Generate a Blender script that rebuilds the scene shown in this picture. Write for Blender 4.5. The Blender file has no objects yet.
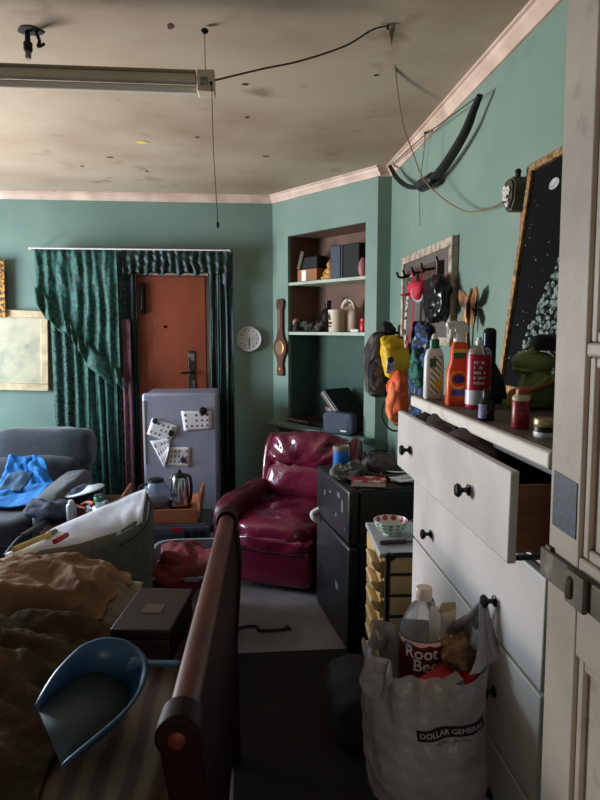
import bpy, bmesh, math, random
from mathutils import Vector, Matrix, noise
from mathutils.bvhtree import BVHTree
S = bpy.context.scene
COL = S.collection
PI = math.pi
random.seed(7)
def R(d): return math.radians(d)

# ---------------------------------------------------------------- camera, world, lights, exposure
FPX, EYE, YAW, PITCH = 620.0, 1.55, R(5.0), math.atan(72 / 620.0)
cam_d = bpy.data.cameras.new('camera'); cam = bpy.data.objects.new('camera', cam_d); COL.objects.link(cam)
cam_d.sensor_fit = 'VERTICAL'; cam_d.sensor_height = 36; cam_d.lens = FPX * 36 / 800; cam_d.clip_start = .02
cam.location = (0, 0, EYE); cam.rotation_euler = (PI / 2 - PITCH, 0, -YAW)
S.camera = cam
S.view_settings.view_transform = 'Standard'; S.view_settings.look = 'None'
S.view_settings.gamma = 1; S.view_settings.use_curve_mapping = False
S.view_settings.exposure = 0.0
wd = bpy.data.worlds.new('sky'); S.world = wd; wd.use_nodes = True
wd.node_tree.nodes['Background'].inputs[0].default_value = (.62, .78, 1, 1)
wd.node_tree.nodes['Background'].inputs[1].default_value = .08
def area(name, loc, target, sx, sy, power, colr, spread=180):
    l = bpy.data.lights.new(name, 'AREA'); l.shape = 'RECTANGLE'; l.size = sx; l.size_y = sy
    l.energy = power; l.color = colr; l.spread = R(spread)
    o = bpy.data.objects.new(name, l); COL.objects.link(o); o.location = loc
    o.rotation_euler = (Vector(target) - Vector(loc)).to_track_quat('-Z', 'Y').to_euler()
    return o
area('window_daylight', (-3.34, 4.05, 1.5), (1.0, 3.7, .9), 1.5, 1.25, 172, (.64, .82, 1.0))
area('window_ground_bounce', (-3.42, 4.05, .95), (-.6, 2.6, 2.64), 1.5, .5, 98, (1.0, .86, .70), 130)
area('doorway_light', (-.1, -1.3, .9), (-.1, 1.2, 2.64), 1.0, .8, 6.5, (1.0, .78, .60), 140)

# ---------------------------------------------------------------- helpers
def lin(c):
    c /= 255.0
    return c / 12.92 if c <= .04045 else ((c + .055) / 1.055) ** 2.4
def rgb(c): return (lin(c[0]), lin(c[1]), lin(c[2]), 1)
def mat(name, c, rough=.6, c2=None, scale=8, lo=.35, hi=.65, detail=4, bump=0, bscale=None, bdist=.01, metal=0, trans=0,
        alpha=1, coat=0, sheen=0, vec=(1, 1, 1), ior=1.45, rough2=None, c3=None, scale3=30, amt3=.5, emit=0, thin=None, wave=None, spec=None):
    m = bpy.data.materials.new(name); m.use_nodes = True
    nt = m.node_tree; N = nt.nodes; L = nt.links; b = N['Principled BSDF']
    b.inputs['Base Color'].default_value = rgb(c); b.inputs['Roughness'].default_value = rough
    b.inputs['Metallic'].default_value = metal; b.inputs['Transmission Weight'].default_value = trans
    b.inputs['Alpha'].default_value = alpha; b.inputs['Coat Weight'].default_value = coat
    b.inputs['Sheen Weight'].default_value = sheen; b.inputs['IOR'].default_value = ior
    if spec is not None: b.inputs['Specular IOR Level'].default_value = spec
    if emit:
        b.inputs['Emission Color'].default_value = rgb(c); b.inputs['Emission Strength'].default_value = emit
    tc = N.new('ShaderNodeTexCoord'); mp = N.new('ShaderNodeMapping'); mp.inputs['Scale'].default_value = vec
    L.new(tc.outputs['Object'], mp.inputs['Vector'])
    def nz(sc, dt=detail):
        n = N.new('ShaderNodeTexNoise'); n.inputs['Scale'].default_value = sc; n.inputs['Detail'].default_value = dt
        L.new(mp.outputs[0], n.inputs['Vector']); return n
    out = None
    if c2 is not None:
        if wave:
            n = N.new('ShaderNodeTexWave'); n.wave_type = 'BANDS'; n.bands_direction = wave
            n.inputs['Scale'].default_value = scale; n.inputs['Distortion'].default_value = 1.0
            n.inputs['Detail Scale'].default_value = 2
            L.new(mp.outputs[0], n.inputs['Vector']); fac = n.outputs['Fac']
        else:
            n = nz(scale); fac = n.outputs['Fac']
        mr = N.new('ShaderNodeMapRange'); mr.inputs['From Min'].default_value = lo; mr.inputs['From Max'].default_value = hi
        L.new(fac, mr.inputs['Value'])
        mx = N.new('ShaderNodeMix'); mx.data_type = 'RGBA'
        mx.inputs['A'].default_value = rgb(c); mx.inputs['B'].default_value = rgb(c2)
        L.new(mr.outputs[0], mx.inputs['Factor']); out = mx.outputs['Result']
        if rough2 is not None:
            m2 = N.new('ShaderNodeMapRange'); m2.inputs['To Min'].default_value = rough; m2.inputs['To Max'].default_value = rough2
            L.new(mr.outputs[0], m2.inputs['Value']); L.new(m2.outputs[0], b.inputs['Roughness'])
    if c3 is not None:
        n = nz(scale3, 6); mr = N.new('ShaderNodeMapRange')
        mr.inputs['From Min'].default_value = .62; mr.inputs['From Max'].default_value = .75; mr.inputs['To Max'].default_value = amt3
        L.new(n.outputs['Fac'], mr.inputs['Value'])
        mx = N.new('ShaderNodeMix'); mx.data_type = 'RGBA'; mx.inputs['A'].default_value = rgb(c); mx.inputs['B'].default_value = rgb(c3)
        if out is not None: L.new(out, mx.inputs['A'])
        L.new(mr.outputs[0], mx.inputs['Factor']); out = mx.outputs['Result']
    if out is not None: L.new(out, b.inputs['Base Color'])
    if bump:
        n = nz(bscale or scale * 3, 5); bp = N.new('ShaderNodeBump')
        bp.inputs['Strength'].default_value = bump; bp.inputs['Distance'].default_value = bdist
        L.new(n.outputs['Fac'], bp.inputs['Height']); L.new(bp.outputs[0], b.inputs['Normal'])
    return m

# pixel of the 600x800 frame -> point of the place on the plane X=, Y= or Z=
_fw = Vector((math.sin(YAW) * math.cos(PITCH), math.cos(YAW) * math.cos(PITCH), -math.sin(PITCH)))
_rt = Vector((math.cos(YAW), -math.sin(YAW), 0)); _up = _rt.cross(_fw); _C = Vector((0, 0, EYE))
def at(x, y, X=None, Y=None, Z=None):
    r = _fw + _rt * ((x - 300) / FPX) + _up * ((400 - y) / FPX)
    t = X / r.x if X is not None else Y / r.y if Y is not None else (Z - EYE) / r.z
    return _C + r * t

W = {}                                       # world matrix of every thing, for parts built in world coordinates
def setp(o, label=None, cat=None, group=None, kind=None):
    if label: o['label'] = label
    if cat: o['category'] = cat
    if group: o['group'] = group
    if kind: o['kind'] = kind
def thing(name, label, cat, loc=(0, 0, 0), rz=0, group=None):
    o = bpy.data.objects.new(name, None); COL.objects.link(o); o.empty_display_size = .05
    o.location = loc; o.rotation_euler = (0, 0, rz); setp(o, label, cat, group)
    W[o.name] = Matrix.Translation(Vector(loc)) @ Matrix.Rotation(rz, 4, 'Z')
    return o
def mesh_obj(name, v, f, mats, parent=None, mi=None, smooth=True, ang=38, bevel=0, sub=0, solid=0, closed=True, loc=None, bseg=2):
    me = bpy.data.meshes.new(name); me.from_pydata([tuple(p) for p in v], [], f)
    if not isinstance(mats, (list, tuple)): mats = [mats]
    for m in mats: me.materials.append(m)
    if mi:
        for p, i in zip(me.polygons, mi): p.material_index = i
    bm = bmesh.new(); bm.from_mesh(me); bmesh.ops.recalc_face_normals(bm, faces=bm.faces); bm.to_mesh(me); bm.free()
    if smooth:
        me.polygons.foreach_set('use_smooth', [True] * len(me.polygons))
        if ang: me.set_sharp_from_angle(angle=R(ang))
    o = bpy.data.objects.new(name, me); COL.objects.link(o)
    if loc is not None: o.location = loc
    if parent is not None:
        o.parent = parent; W[o.name] = W.get(parent.name, Matrix())
    else: W[o.name] = Matrix.Translation(Vector(loc)) if loc is not None else Matrix()
    if solid:
        m = o.modifiers.new('solid', 'SOLIDIFY'); m.thickness = solid; m.offset = 0
    if bevel:
        m = o.modifiers.new('bevel', 'BEVEL'); m.width = bevel; m.segments = bseg; m.limit_method = 'ANGLE'; m.angle_limit = R(40)
    if sub:
        m = o.modifiers.new('sub', 'SUBSURF'); m.levels = sub; m.render_levels = sub
    return o
class MB:
    def __init__(s): s.v = []; s.f = []; s.mi = []; s.m = 0; s.M = None
    def add(s, v, f):
        k = len(s.v)
        s.v += [(s.M @ Vector(p)) if s.M is not None else Vector(p) for p in v]
        s.f += [[i + k for i in q] for q in f]; s.mi += [s.m] * len(f); return s
    def box(s, x0, x1, y0, y1, z0, z1, M=None):
        v = [Vector((x, y, z)) for x in (x0, x1) for y in (y0, y1) for z in (z0, z1)]
        if M is not None: v = [M @ p for p in v]
        return s.add(v, [(0, 1, 3, 2), (4, 6, 7, 5), (0, 4, 5, 1), (2, 3, 7, 6), (0, 2, 6, 4), (1, 5, 7, 3)])
    def rings(s, rs, cap=True, close=True):
        n = len(rs[0]); v = [p for r in rs for p in r]; f = []
        for i in range(len(rs) - 1):
            for j in range(n if close else n - 1):
                a = i * n + j; b = i * n + (j + 1) % n
                f.append((a, b, b + n, a + n))
        if cap and close:
            f.append(tuple(range(n - 1, -1, -1))); f.append(tuple((len(rs) - 1) * n + j for j in range(n)))
        return s.add(v, f)
    def lathe(s, prof, c=(0, 0, 0), n=28, sx=1, sy=1, cap=True):
        c = Vector(c)
        return s.rings([[c + Vector((max(r, 1e-5) * sx * math.cos(2 * PI * k / n), max(r, 1e-5) * sy * math.sin(2 * PI * k / n), z)) for k in range(n)] for r, z in prof], cap)
    def tube(s, pts, r, n=8, cap=True, flat=None):
        P = [Vector(p) for p in pts]; rs = r if isinstance(r, (list, tuple)) else [r] * len(P)
        up = None; out = []
        for i, p in enumerate(P):
            t = (P[min(i + 1, len(P) - 1)] - P[max(i - 1, 0)]).normalized()
            if up is None:
                up = Vector((0, 0, 1)) if abs(t.z) < .9 else Vector((1, 0, 0))
            a = t.cross(up).normalized(); up = a.cross(t).normalized()
            fl = flat or 1
            out.append([p + a * (rs[i] * math.cos(2 * PI * k / n)) + up * (rs[i] * fl * math.sin(2 * PI * k / n)) for k in range(n)])
        return s.rings(out, cap)
    def cyl(s, p0, p1, r0, r1=None, n=16): return s.tube([p0, p1], [r0, r0 if r1 is None else r1], n)
    def prism(s, poly, fn, d0, d1):           # fn(a, b, d) -> point
        n = len(poly)
        return s.add([fn(a, b, d0) for a, b in poly] + [fn(a, b, d1) for a, b in poly],
                     [tuple(range(n - 1, -1, -1)), tuple(range(n, 2 * n))] + [(j, (j + 1) % n, n + (j + 1) % n, n + j) for j in range(n)])
    def grid(s, nu, nv, fn):
        v = [fn(i / (nu - 1), j / (nv - 1)) for j in range(nv) for i in range(nu)]
        return s.add(v, [(j * nu + i, j * nu + i + 1, (j + 1) * nu + i + 1, (j + 1) * nu + i) for j in range(nv - 1) for i in range(nu - 1)])
    def soft(s, c, d, e=3.5, n=40, m=26, wr=0, ws=6, M=None, seed=0, fn=None):   # rounded cushion; d = half sizes, wr = wrinkle depth
        c = Vector(c)
        def sp(x, p): return math.copysign(abs(x) ** (2 / p), x)
        rs = []
        for j in range(m + 1):
            th = -PI / 2 + PI * j / m
            ring = []
            for k in range(n):
                ph = 2 * PI * k / n
                q = Vector((sp(math.cos(th), e) * sp(math.cos(ph), e), sp(math.cos(th), e) * sp(math.sin(ph), e), sp(math.sin(th), e)))
                p = Vector((q.x * d[0], q.y * d[1], q.z * d[2]))
                if wr: p += q.normalized() * wr * (noise.noise(p * ws + Vector((seed, seed * 2.3, 0))) + .45 * noise.noise(p * ws * 2.6 + Vector((0, seed, 3))) - .25 * abs(noise.noise(p * ws * 1.7 + Vector((9, seed, 1)))))
                if fn: p = fn(p)
                if M is not None: p = M @ p
                ring.append(p + c)
            rs.append(ring)
        return s.rings(rs)
    def build(s, name, mats, parent=None, world=False, label=None, cat=None, group=None, kind=None, loc=None, **k):
        v = s.v
        if world and parent is not None:
            I = W[parent.name].inverted(); v = [I @ p for p in v]
        if loc is not None and parent is None:
            loc = Vector(loc)
            if world: v = [p - loc for p in v]
        o = mesh_obj(name, v, s.f, mats, parent, s.mi if isinstance(mats, (list, tuple)) else None, loc=loc if parent is None else None, **k)
        setp(o, label, cat, group, kind)
        return o
def B(x0, x1, y0, y1, z0, z1): return MB().box(x0, x1, y0, y1, z0, z1)
def struct(name, mb, m, **k): return mb.build(name, m, kind='structure', **k)
def copy_tree(o, parent=None):
    c = o.copy(); COL.objects.link(c)
    if parent is not None: c.parent = parent
    for ch in o.children: copy_tree(ch, c)
    return c
def smooth_path(pts, n=8):
    P = [Vector(p) for p in pts]; out = []
    for i in range(len(P) - 1):
        a = P[max(i - 1, 0)]; b = P[i]; c = P[i + 1]; d = P[min(i + 2, len(P) - 1)]
        for k in range(n):
            t = k / n
            out.append(.5 * ((2 * b) + (c - a) * t + (2 * a - 5 * b + 4 * c - d) * t * t + (3 * b - a - 3 * c + d) * t ** 3))
    return out + [P[-1]]
def text_mesh(body, size, extrude=.0):
    cu = bpy.data.curves.new('t', 'FONT'); cu.body = body; cu.size = size; cu.align_x = 'CENTER'; cu.align_y = 'CENTER'; cu.extrude = extrude
    cu.offset = size * .015; cu.resolution_u = 3
    o = bpy.data.objects.new('t', cu); COL.objects.link(o); bpy.context.view_layer.update()
    me = o.evaluated_get(bpy.context.evaluated_depsgraph_get()).to_mesh()
    bm = bmesh.new(); bm.from_mesh(me); bmesh.ops.triangulate(bm, faces=bm.faces)
    bmesh.ops.subdivide_edges(bm, edges=[e for e in bm.edges if e.calc_length() > size * .35], cuts=2)
    bmesh.ops.triangulate(bm, faces=bm.faces)
    bm.verts.index_update()
    v = [q.co.copy() for q in bm.verts]; f = [[q.index for q in p.verts] for p in bm.faces]
    bm.free(); bpy.data.objects.remove(o); bpy.data.curves.remove(cu)
    return v, f
def fbm(x, y, s, o=4, seed=0):
    return sum(noise.noise(Vector((x * s * 2 ** i + seed, y * s * 2 ** i - seed, seed * 1.7))) / 2 ** i for i in range(o))

# ---------------------------------------------------------------- shared materials
M = {}
M['green'] = mat('green_wall_paint', (122, 142, 128), .55, (105, 128, 116), 1.6, bump=.12, bscale=14, c3=(92, 120, 100), scale3=3.5, amt3=.35)
M['ceil'] = mat('stained_ceiling', (168, 152, 134), .8, (144, 123, 104), 1.3, .4, .7, bump=.2, bscale=9, c3=(96, 68, 50), scale3=4, amt3=.6)
M['crown'] = mat('crown_paint', (214, 186, 168), .5, (188, 158, 140), 6)
M['floor'] = mat('worn_floor', (142, 138, 144), .55, (104, 100, 104), 2.6, .35, .7, bump=.2, bscale=30, c3=(70, 64, 62), scale3=9, amt3=.7)
M['white'] = mat('white_painted_wood', (212, 205, 200), .42, (194, 186, 180), 5, bump=.04, bscale=40)
M['whiteedge'] = mat('white_worn_edge', (224, 214, 204), .5, (190, 174, 160), 14, .5, .75)
M['black'] = mat('black_plastic', (16, 16, 18), .4)
M['blackmat'] = mat('black_matte', (14, 14, 15), .75)
M['iron'] = mat('black_iron', (20, 18, 18), .35, metal=.6)
M['steel'] = mat('steel', (190, 192, 198), .18, metal=1)
M['paper'] = mat('white_paper', (226, 224, 228), .7)
M['whiteplastic'] = mat('white_plastic', (228, 226, 224), .35)
M['gold'] = mat('gold_paint', (176, 130, 62), .35, (110, 74, 34), 40, metal=.7, bump=.4, bscale=80)
M['ink'] = mat('dark_ink', (40, 40, 52), .7)
M['redplastic'] = mat('red_plastic', (176, 22, 34), .35)
M['brownwood'] = mat('brown_wood', (96, 52, 34), .45, (66, 34, 22), 5, vec=(1, 1, 8))
M['doorpaint'] = mat('old_door_paint', (172, 157, 142), .5, (152, 138, 123), 5, .4, .7, bump=.15, bscale=25, c3=(100, 84, 68), scale3=14, amt3=.6)

# ---------------------------------------------------------------- room shell
XR, YB, ZC, XL = 1.01, 5.32, 2.64, -3.25
A0 = Vector((.235, 5.32, 0)); B0 = Vector((.915, 4.32, 0)); DL = (B0 - A0).length
DU = (B0 - A0).normalized(); DW = Vector((-DU.y, DU.x, 0))          # along the diagonal wall, and into the corner behind it
def dg(u, w, z): return A0 + DU * u + DW * w + Vector((0, 0, z))
MD = Matrix(((DU.x, DW.x, 0, A0.x), (DU.y, DW.y, 0, A0.y), (0, 0, 1, 0), (0, 0, 0, 1)))
struct('floor', B(XL - .1, 1.2, -.9, YB + .1, -.06, 0), M['floor'], smooth=False)
struct('ceiling', B(XL - .1, 1.2, -.14, YB + .1, ZC, ZC + .06), M['ceil'], smooth=False)
struct('wall_back', B(XL - .1, A0.x, YB, YB + .1, 0, ZC), M['green'], smooth=False)
mb = B(XL - .1, XL, -.14, 3.25, 0, ZC).box(XL - .1, XL, 4.85, YB, 0, ZC).box(XL - .1, XL, 3.25, 4.85, 0, .85).box(XL - .1, XL, 3.25, 4.85, 2.15, ZC)
struct('wall_left', mb, M['green'], smooth=False)
mb = MB()
for y0, y1, z0, z1 in ((3.25, 3.3, .85, 2.15), (4.8, 4.85, .85, 2.15), (3.3, 4.8, .85, .9), (3.3, 4.8, 2.1, 2.15), (3.3, 4.8, 1.48, 1.52)):
    mb.box(XL - .08, XL - .03, y0, y1, z0, z1)
struct('window_1', mb, M['white'], smooth=False)
struct('wall_right', B(XR, XR + .1, -.14, B0.y, 0, ZC), M['green'], smooth=False)
struct('wall_corner_return', B(B0.x, XR + .1, B0.y, B0.y + .06, 0, ZC), M['green'], smooth=False)
mb = B(XL - .1, -.5, -.14, -.04, 0, ZC).box(.5, XR + .1, -.14, -.04, 0, ZC).box(-.5, .5, -.14, -.04, 2.05, ZC)
struct('wall_front', mb, M['green'], smooth=False)
# diagonal corner wall with the recessed shelf niche
NU0, NU1, NZ0, NZ1, ND = .207, 1.095, .775, 2.29, .30
mb = MB(); mb.M = MD
mb.box(0, NU0, 0, .03, 0, ZC).box(NU1, DL, 0, .03, 0, ZC).box(NU0, NU1, 0, .03, 0, NZ0).box(NU0, NU1, 0, .03, NZ1, ZC)
struct('wall_corner', mb, M['green'], smooth=False)
M['nichebrown'] = mat('shaded_niche_brown_paint', (120, 86, 70), .75, (96, 68, 56), 3)  # brown paint, deepened in colour for the shade inside the recess
M['nichegreen'] = mat('shaded_niche_green_paint', (66, 90, 78), .75, (56, 78, 68), 3)  # green paint, its colour lowered to carry the niche's shadow
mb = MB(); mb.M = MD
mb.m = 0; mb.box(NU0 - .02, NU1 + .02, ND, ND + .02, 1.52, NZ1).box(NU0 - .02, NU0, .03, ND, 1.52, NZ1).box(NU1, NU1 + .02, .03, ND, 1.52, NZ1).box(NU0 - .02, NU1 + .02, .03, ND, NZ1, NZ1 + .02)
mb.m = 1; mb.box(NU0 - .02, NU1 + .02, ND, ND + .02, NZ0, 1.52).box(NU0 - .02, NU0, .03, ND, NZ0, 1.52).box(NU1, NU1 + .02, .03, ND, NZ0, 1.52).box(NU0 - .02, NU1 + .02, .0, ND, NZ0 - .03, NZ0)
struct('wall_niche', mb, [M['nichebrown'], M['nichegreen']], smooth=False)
M['shelf'] = mat('shelf_green_cream', (176, 186, 166), .5, (150, 160, 142), 6)
mb = MB(); mb.M = MD
mb.box(NU0, NU1, .005, ND, 1.895, 1.918)
struct('trim_1', mb, M['shelf'], smooth=False)
mb = MB(); mb.M = MD
mb.box(NU0, NU1, .005, ND, 1.495, 1.518)
struct('trim_2', mb, M['shelf'], smooth=False)
mb = MB(); mb.M = MD
mb.box(.03, DL - .01, -.10, .0, .735, .765).box(.03, DL - .01, -.025, 0, .70, .735)
struct('trim_3', mb, M['green'], bevel=.004)
mb = MB(); mb.M = MD                                                   # panelled cupboard front below the ledge
for u0, u1 in ((.10, .58), (.64, 1.12)):
    mb.box(u0, u1, -.018, 0, .12, .17).box(u0, u1, -.018, 0, .60, .65).box(u0, u0 + .05, -.018, 0, .17, .60).box(u1 - .05, u1, -.018, 0, .17, .60)
struct('trim_4', mb, M['green'], bevel=.003)
# crown moulding following every wall
def crown(name, p0, p1, inn):
    p0 = Vector(p0); p1 = Vector(p1); inn = Vector(inn)
    prof = [(0, -.062), (.012, -.062), (.016, -.05), (.034, -.028), (.038, -.012), (.05, -.01), (.05, 0), (0, 0)]
    mb = MB(); n = len(prof)
    mb.rings([[p + inn * a + Vector((0, 0, ZC + b)) for a, b in prof] for p in (p0, p1)])
    return struct(name, mb, M['crown'], ang=25)
crown('trim_5', (XL, YB, 0), (A0.x + .02, YB, 0), (0, -1, 0))
crown('trim_6', A0 - DU * .0, B0 + DU * .03, -DW)
crown('trim_7', (B0.x - .01, B0.y, 0), (XR, B0.y, 0), (0, -1, 0))
crown('trim_8', (XR, B0.y, 0), (XR, -.04, 0), (-1, 0, 0))
crown('trim_9', (XL, YB, 0), (XL, -.04, 0), (1, 0, 0))
# black plate drawn for the hole at the old ceiling outlet, and loose paint flakes
M['outletblack'] = mat('outlet_black', (18, 14, 12), .9)
def spot(x, y, rx, ry, seed, m, name):
    c = at(x, y, Z=ZC); mb = MB()
    mb.rings([[Vector((c.x + rx * k * math.cos(t) * (1 + .3 * noise.noise(Vector((math.cos(t) * 2 + seed, math.sin(t) * 2, 0)))),
                       c.y + ry * k * math.sin(t) * (1 + .3 * noise.noise(Vector((math.cos(t) * 2, math.sin(t) * 2 + seed, 3)))), ZC - h))
               for t in [2 * PI * q / 18 for q in range(18)]] for k, h in ((1, .0005), (1, .003), (.2, .003))])
    return struct(name, mb, m)
M['flake'] = mat('bare_plaster', (214, 186, 104), .9); M['brk'] = mat('brown_stain', (70, 48, 36), .9)
k = 10
for x, y, rx, ry, m in ((142, 142, .035, .022, 'flake'), (110, 157, .02, .012, 'brk'), (82, 166, .012, .012, 'brk'), (147, 171, .012, .012, 'brk'),
                        (245, 84, .014, .01, 'brk'), (247, 117, .012, .012, 'brk'), (266, 156, .02, .012, 'brk'), (55, 191, .015, .012, 'brk'), (197, 137, .012, .01, 'brk'),
                        (376, 75, .01, .008, 'brk'), (170, 26, .01, .02, 'brk')):
    spot(x, y, rx, ry, k, M[m], 'trim_%d' % k); k += 1

# ================================================================ back wall: door, curtains, pictures, clock
M['orangewood'] = mat('red_brown_varnish', (138, 66, 40), .45, (114, 50, 28), 3, vec=(1, 1, .3), c3=(196, 120, 80), scale3=7, amt3=.35)
d1 = bpy.data.objects.new('door_1', None); COL.objects.link(d1); d1['kind'] = 'structure'; d1.location = (-.615, YB, 0); W['door_1'] = Matrix.Translation((-.615, YB, 0))
B(-.285, .285, -.05, -.012, 0, 1.975).build('door_leaf', M['orangewood'], d1, bevel=.003)
mb = B(-.36, .36, -.03, 0, 1.98, 2.0).box(-.36, -.29, -.03, 0, 0, 1.98).box(.29, .36, -.03, 0, 0, 1.98)
mb.build('door_frame', M['crown'], d1, smooth=False)
MB().box(.135, .19, -.058, -.05, 1.02, 1.36).build('lock_plate', mat('worn_lock_plate', (52, 42, 36), .4, (120, 112, 104), 14, .55, .7, metal=.5), d1, bevel=.003)
hd = MB().cyl((.16, -.05, 1.18), (.16, -.10, 1.18), .012).tube([(.165, -.10, 1.18), (.12, -.105, 1.18), (.075, -.10, 1.175)], [.011, .01, .008])
hd.build('lever_handle', M['iron'], d1)
MB().cyl((-.05, -.05, 1.56), (-.05, -.056, 1.56), .012).build('peephole', M['iron'], d1)
MB().box(-.245, -.20, -.075, -.05, 1.67, 1.92).box(-.235, -.21, -.085, -.075, 1.69, 1.90).build('pull_handle', M['iron'], d1, bevel=.006)

M['curtain'] = mat('green_damask', (22, 92, 78), .6, (8, 40, 36), 34, .40, .60, bump=.5, bscale=80, sheen=.15, detail=8)
M['curtain2'] = mat('dark_green_curtain', (14, 46, 40), .5, (6, 24, 22), 30, bump=.3, bscale=60)
M['lace'] = mat('grey_lace', (70, 100, 92), .85, (18, 46, 42), 46, .40, .60, bump=.3, bscale=70)
M['mauve'] = mat('mauve_curtain', (112, 70, 78), .8, (84, 48, 58), 20)
def folds(name, x0, x1, z0, z1, y, m, nf, amp, parent, seed=0, top=1.0, zb=None, taper=None, nu=90):
    def fn(u, v):
        x = x0 + (x1 - x0) * u
        if taper: x += taper(u, v)
        ph = u * nf * 2 * PI + 2.6 * noise.noise(Vector((u * 3 + seed, v * 1.2, seed)))
        a = amp * (.35 + .65 * v) * (.8 + .5 * noise.noise(Vector((u * 6, seed, v))))
        zz = z1 + ((zb(u) if zb else z0) - z1) * v
        return Vector((x, y - a * math.sin(ph) - .012 * noise.noise(Vector((u * 20, v * 5, seed))), zz))
    return MB().grid(nu, 24, fn).build(name, m, parent, world=True, ang=0, solid=.004)
cr = thing('curtain_rod', 'thin white curtain rod across the doorway on the back wall', 'curtain rod', (-.9, YB - .19, 2.172))
MB().tube([(-.77, 0, 0), (.77, 0, 0)], .006).build('rod', M['whiteplastic'], cr)
for s in (-1, 1):
    MB().tube([(s * .77, 0, 0), (s * .785, .02, 0), (s * .785, .19, 0)], .009).build('bracket', M['whiteplastic'], cr)
lc = thing('curtain', 'shiny dark green brocade curtain with a ruffled swag left of the brown door', 'curtain', (-1.3, YB - .07, 2.16), group=None)
folds('panel', -1.58, -.96, .02, 2.165, YB - .075, M['lace'], 7, .028, lc, 1)
folds('panel', -1.38, -1.06, .02, 2.17, YB - .115, M['curtain'], 4, .03, lc, 2)
sw = folds('swag', -1.655, -1.02, 1, 2.17, YB - .15, M['curtain'], 7, .024, lc, 4, zb=lambda u: 1.80 - .72 * u - .04 * math.sin(u * 31))
def ruf(u, v):
    x = -1.67 + .66 * u + .03 * math.sin(u * 9); z = 1.88 - .74 * u - (.15 + .05 * math.sin(u * 11)) * v
    return Vector((x + .02 * v, YB - .165 - .03 * v - .02 * math.sin(u * 46 + 2.5 * math.sin(u * 13)), z + .018 * math.sin(u * 46 + 2 * math.sin(u * 13)) * v))
MB().grid(110, 6, ruf).build('ruffle', M['curtain'], sw, world=True, ang=0, solid=.004)
rc = thing('curtain', 'nearly black green curtain right of the brown door, beside the wall clock', 'curtain', (-.2, YB - .07, 2.16))
folds('panel', -.30, -.10, .02, 2.16, YB - .075, M['curtain2'], 3, .022, rc, 7)
folds('panel', -.965, -.885, .02, 2.16, YB - .09, M['curtain2'], 2, .02, rc, 9, nu=30)
folds('panel', -1.01, -.935, .02, 1.62, YB - .12, M['mauve'], 1.5, .015, rc, 10, nu=24)
folds('valance', -.99, -.10, 1.97, 2.19, YB - .12, M['curtain2'], 14, .014, rc, 8, zb=lambda u: 1.99 - (.10 if u > .9 else 0) - .015 * math.sin(u * 40))

fr = thing('framed_print', 'faded print in a wide cream frame hanging on the green wall above the sofa', 'picture', (-1.97, YB - .012, 1.37))
def frame_parts(root, w, h, b, t, mframe, mpic, mmat=None, rot=0, fname='frame'):
    Rm = Matrix.Rotation(rot, 4, 'Y')
    def bx(x0, x1, y0, y1, z0, z1): return (x0, x1, y0, y1, z0, z1)
    mb = MB(); mb.M = Rm
    for q in (bx(-w / 2, w / 2, -t, 0, h / 2 - b, h / 2), bx(-w / 2, w / 2, -t, 0, -h / 2, -h / 2 + b), bx(-w / 2, -w / 2 + b, -t, 0, -h / 2 + b, h / 2 - b), bx(w / 2 - b, w / 2, -t, 0, -h / 2 + b, h / 2 - b)): mb.box(*q)
    mb.build(fname, mframe, root, bevel=.005)
    mb = MB(); mb.M = Rm; mb.box(-w / 2 + b, w / 2 - b, -t * .35, -.001, -h / 2 + b, h / 2 - b)
    return mb.build('picture', mpic, root, smooth=False)
M['creamframe'] = mat('cream_frame', (206, 184, 146), .5, (180, 154, 118), 12)
M['faded'] = mat('faded_print', (186, 176, 148), .4, (160, 156, 134), 7, .45, .62, detail=8, c3=(126, 124, 108), scale3=9, amt3=.6)
frame_parts(fr, .70, .66, .06, .03, M['creamframe'], M['faded'], rot=R(2.0))
g = thing('framed_picture', 'dark ornate gilt-framed picture high on the wall at the left edge', 'picture', (-2.105, YB - .045, 1.87))
frame_parts(g, .36, .46, .05, .025, mat('dark_gilt', (70, 46, 20), .4, (190, 130, 48), 40, .45, .55, metal=.2, bump=.5, bscale=90), mat('gilt_leaf_picture', (40, 28, 14), .5, (196, 140, 40), 22, .5, .58), rot=R(1.5))

ck = thing('wall_clock', 'round white wall clock hanging on the dark green wall', 'clock', tuple(at(249, 339, Y=YB)))
MB().rings([[Vector((r * math.sin(2 * PI * k / 40), y, r * math.cos(2 * PI * k / 40))) for k in range(40)] for r, y in ((.107, 0), (.107, -.03), (.100, -.036), (.094, -.03), (.094, -.02))], cap=True).build('case', mat('clock_case', (200, 196, 196), .4), ck)
MB().rings([[Vector((r * math.sin(2 * PI * k / 40), y, r * math.cos(2 * PI * k / 40))) for k in range(40)] for r, y in ((.094, -.02), (.094, -.0215))]).build('dial', mat('clock_dial', (214, 208, 206), .6), ck)
mb = MB()
for h in range(1, 13):
    a = 2 * PI * h / 12; v, f = text_mesh(str(h), .026)
    mb.add([Vector((p.x + .074 * math.sin(a), -.0225, p.y + .074 * math.cos(a))) for p in v], f)
mb.build('numerals', M['ink'], ck, smooth=False)
def hand(a, l, w): return MB().box(-w, w, -.026, -.024, -.012, l, M=Matrix.Rotation(a, 4, 'Y'))
hand(R(176), .05, .003).build('hour_hand', M['ink'], ck); hand(R(180), .068, .002).build('minute_hand', M['ink'], ck)
hand(R(85), .07, .0008).build('second_hand', M['ink'], ck)

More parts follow.
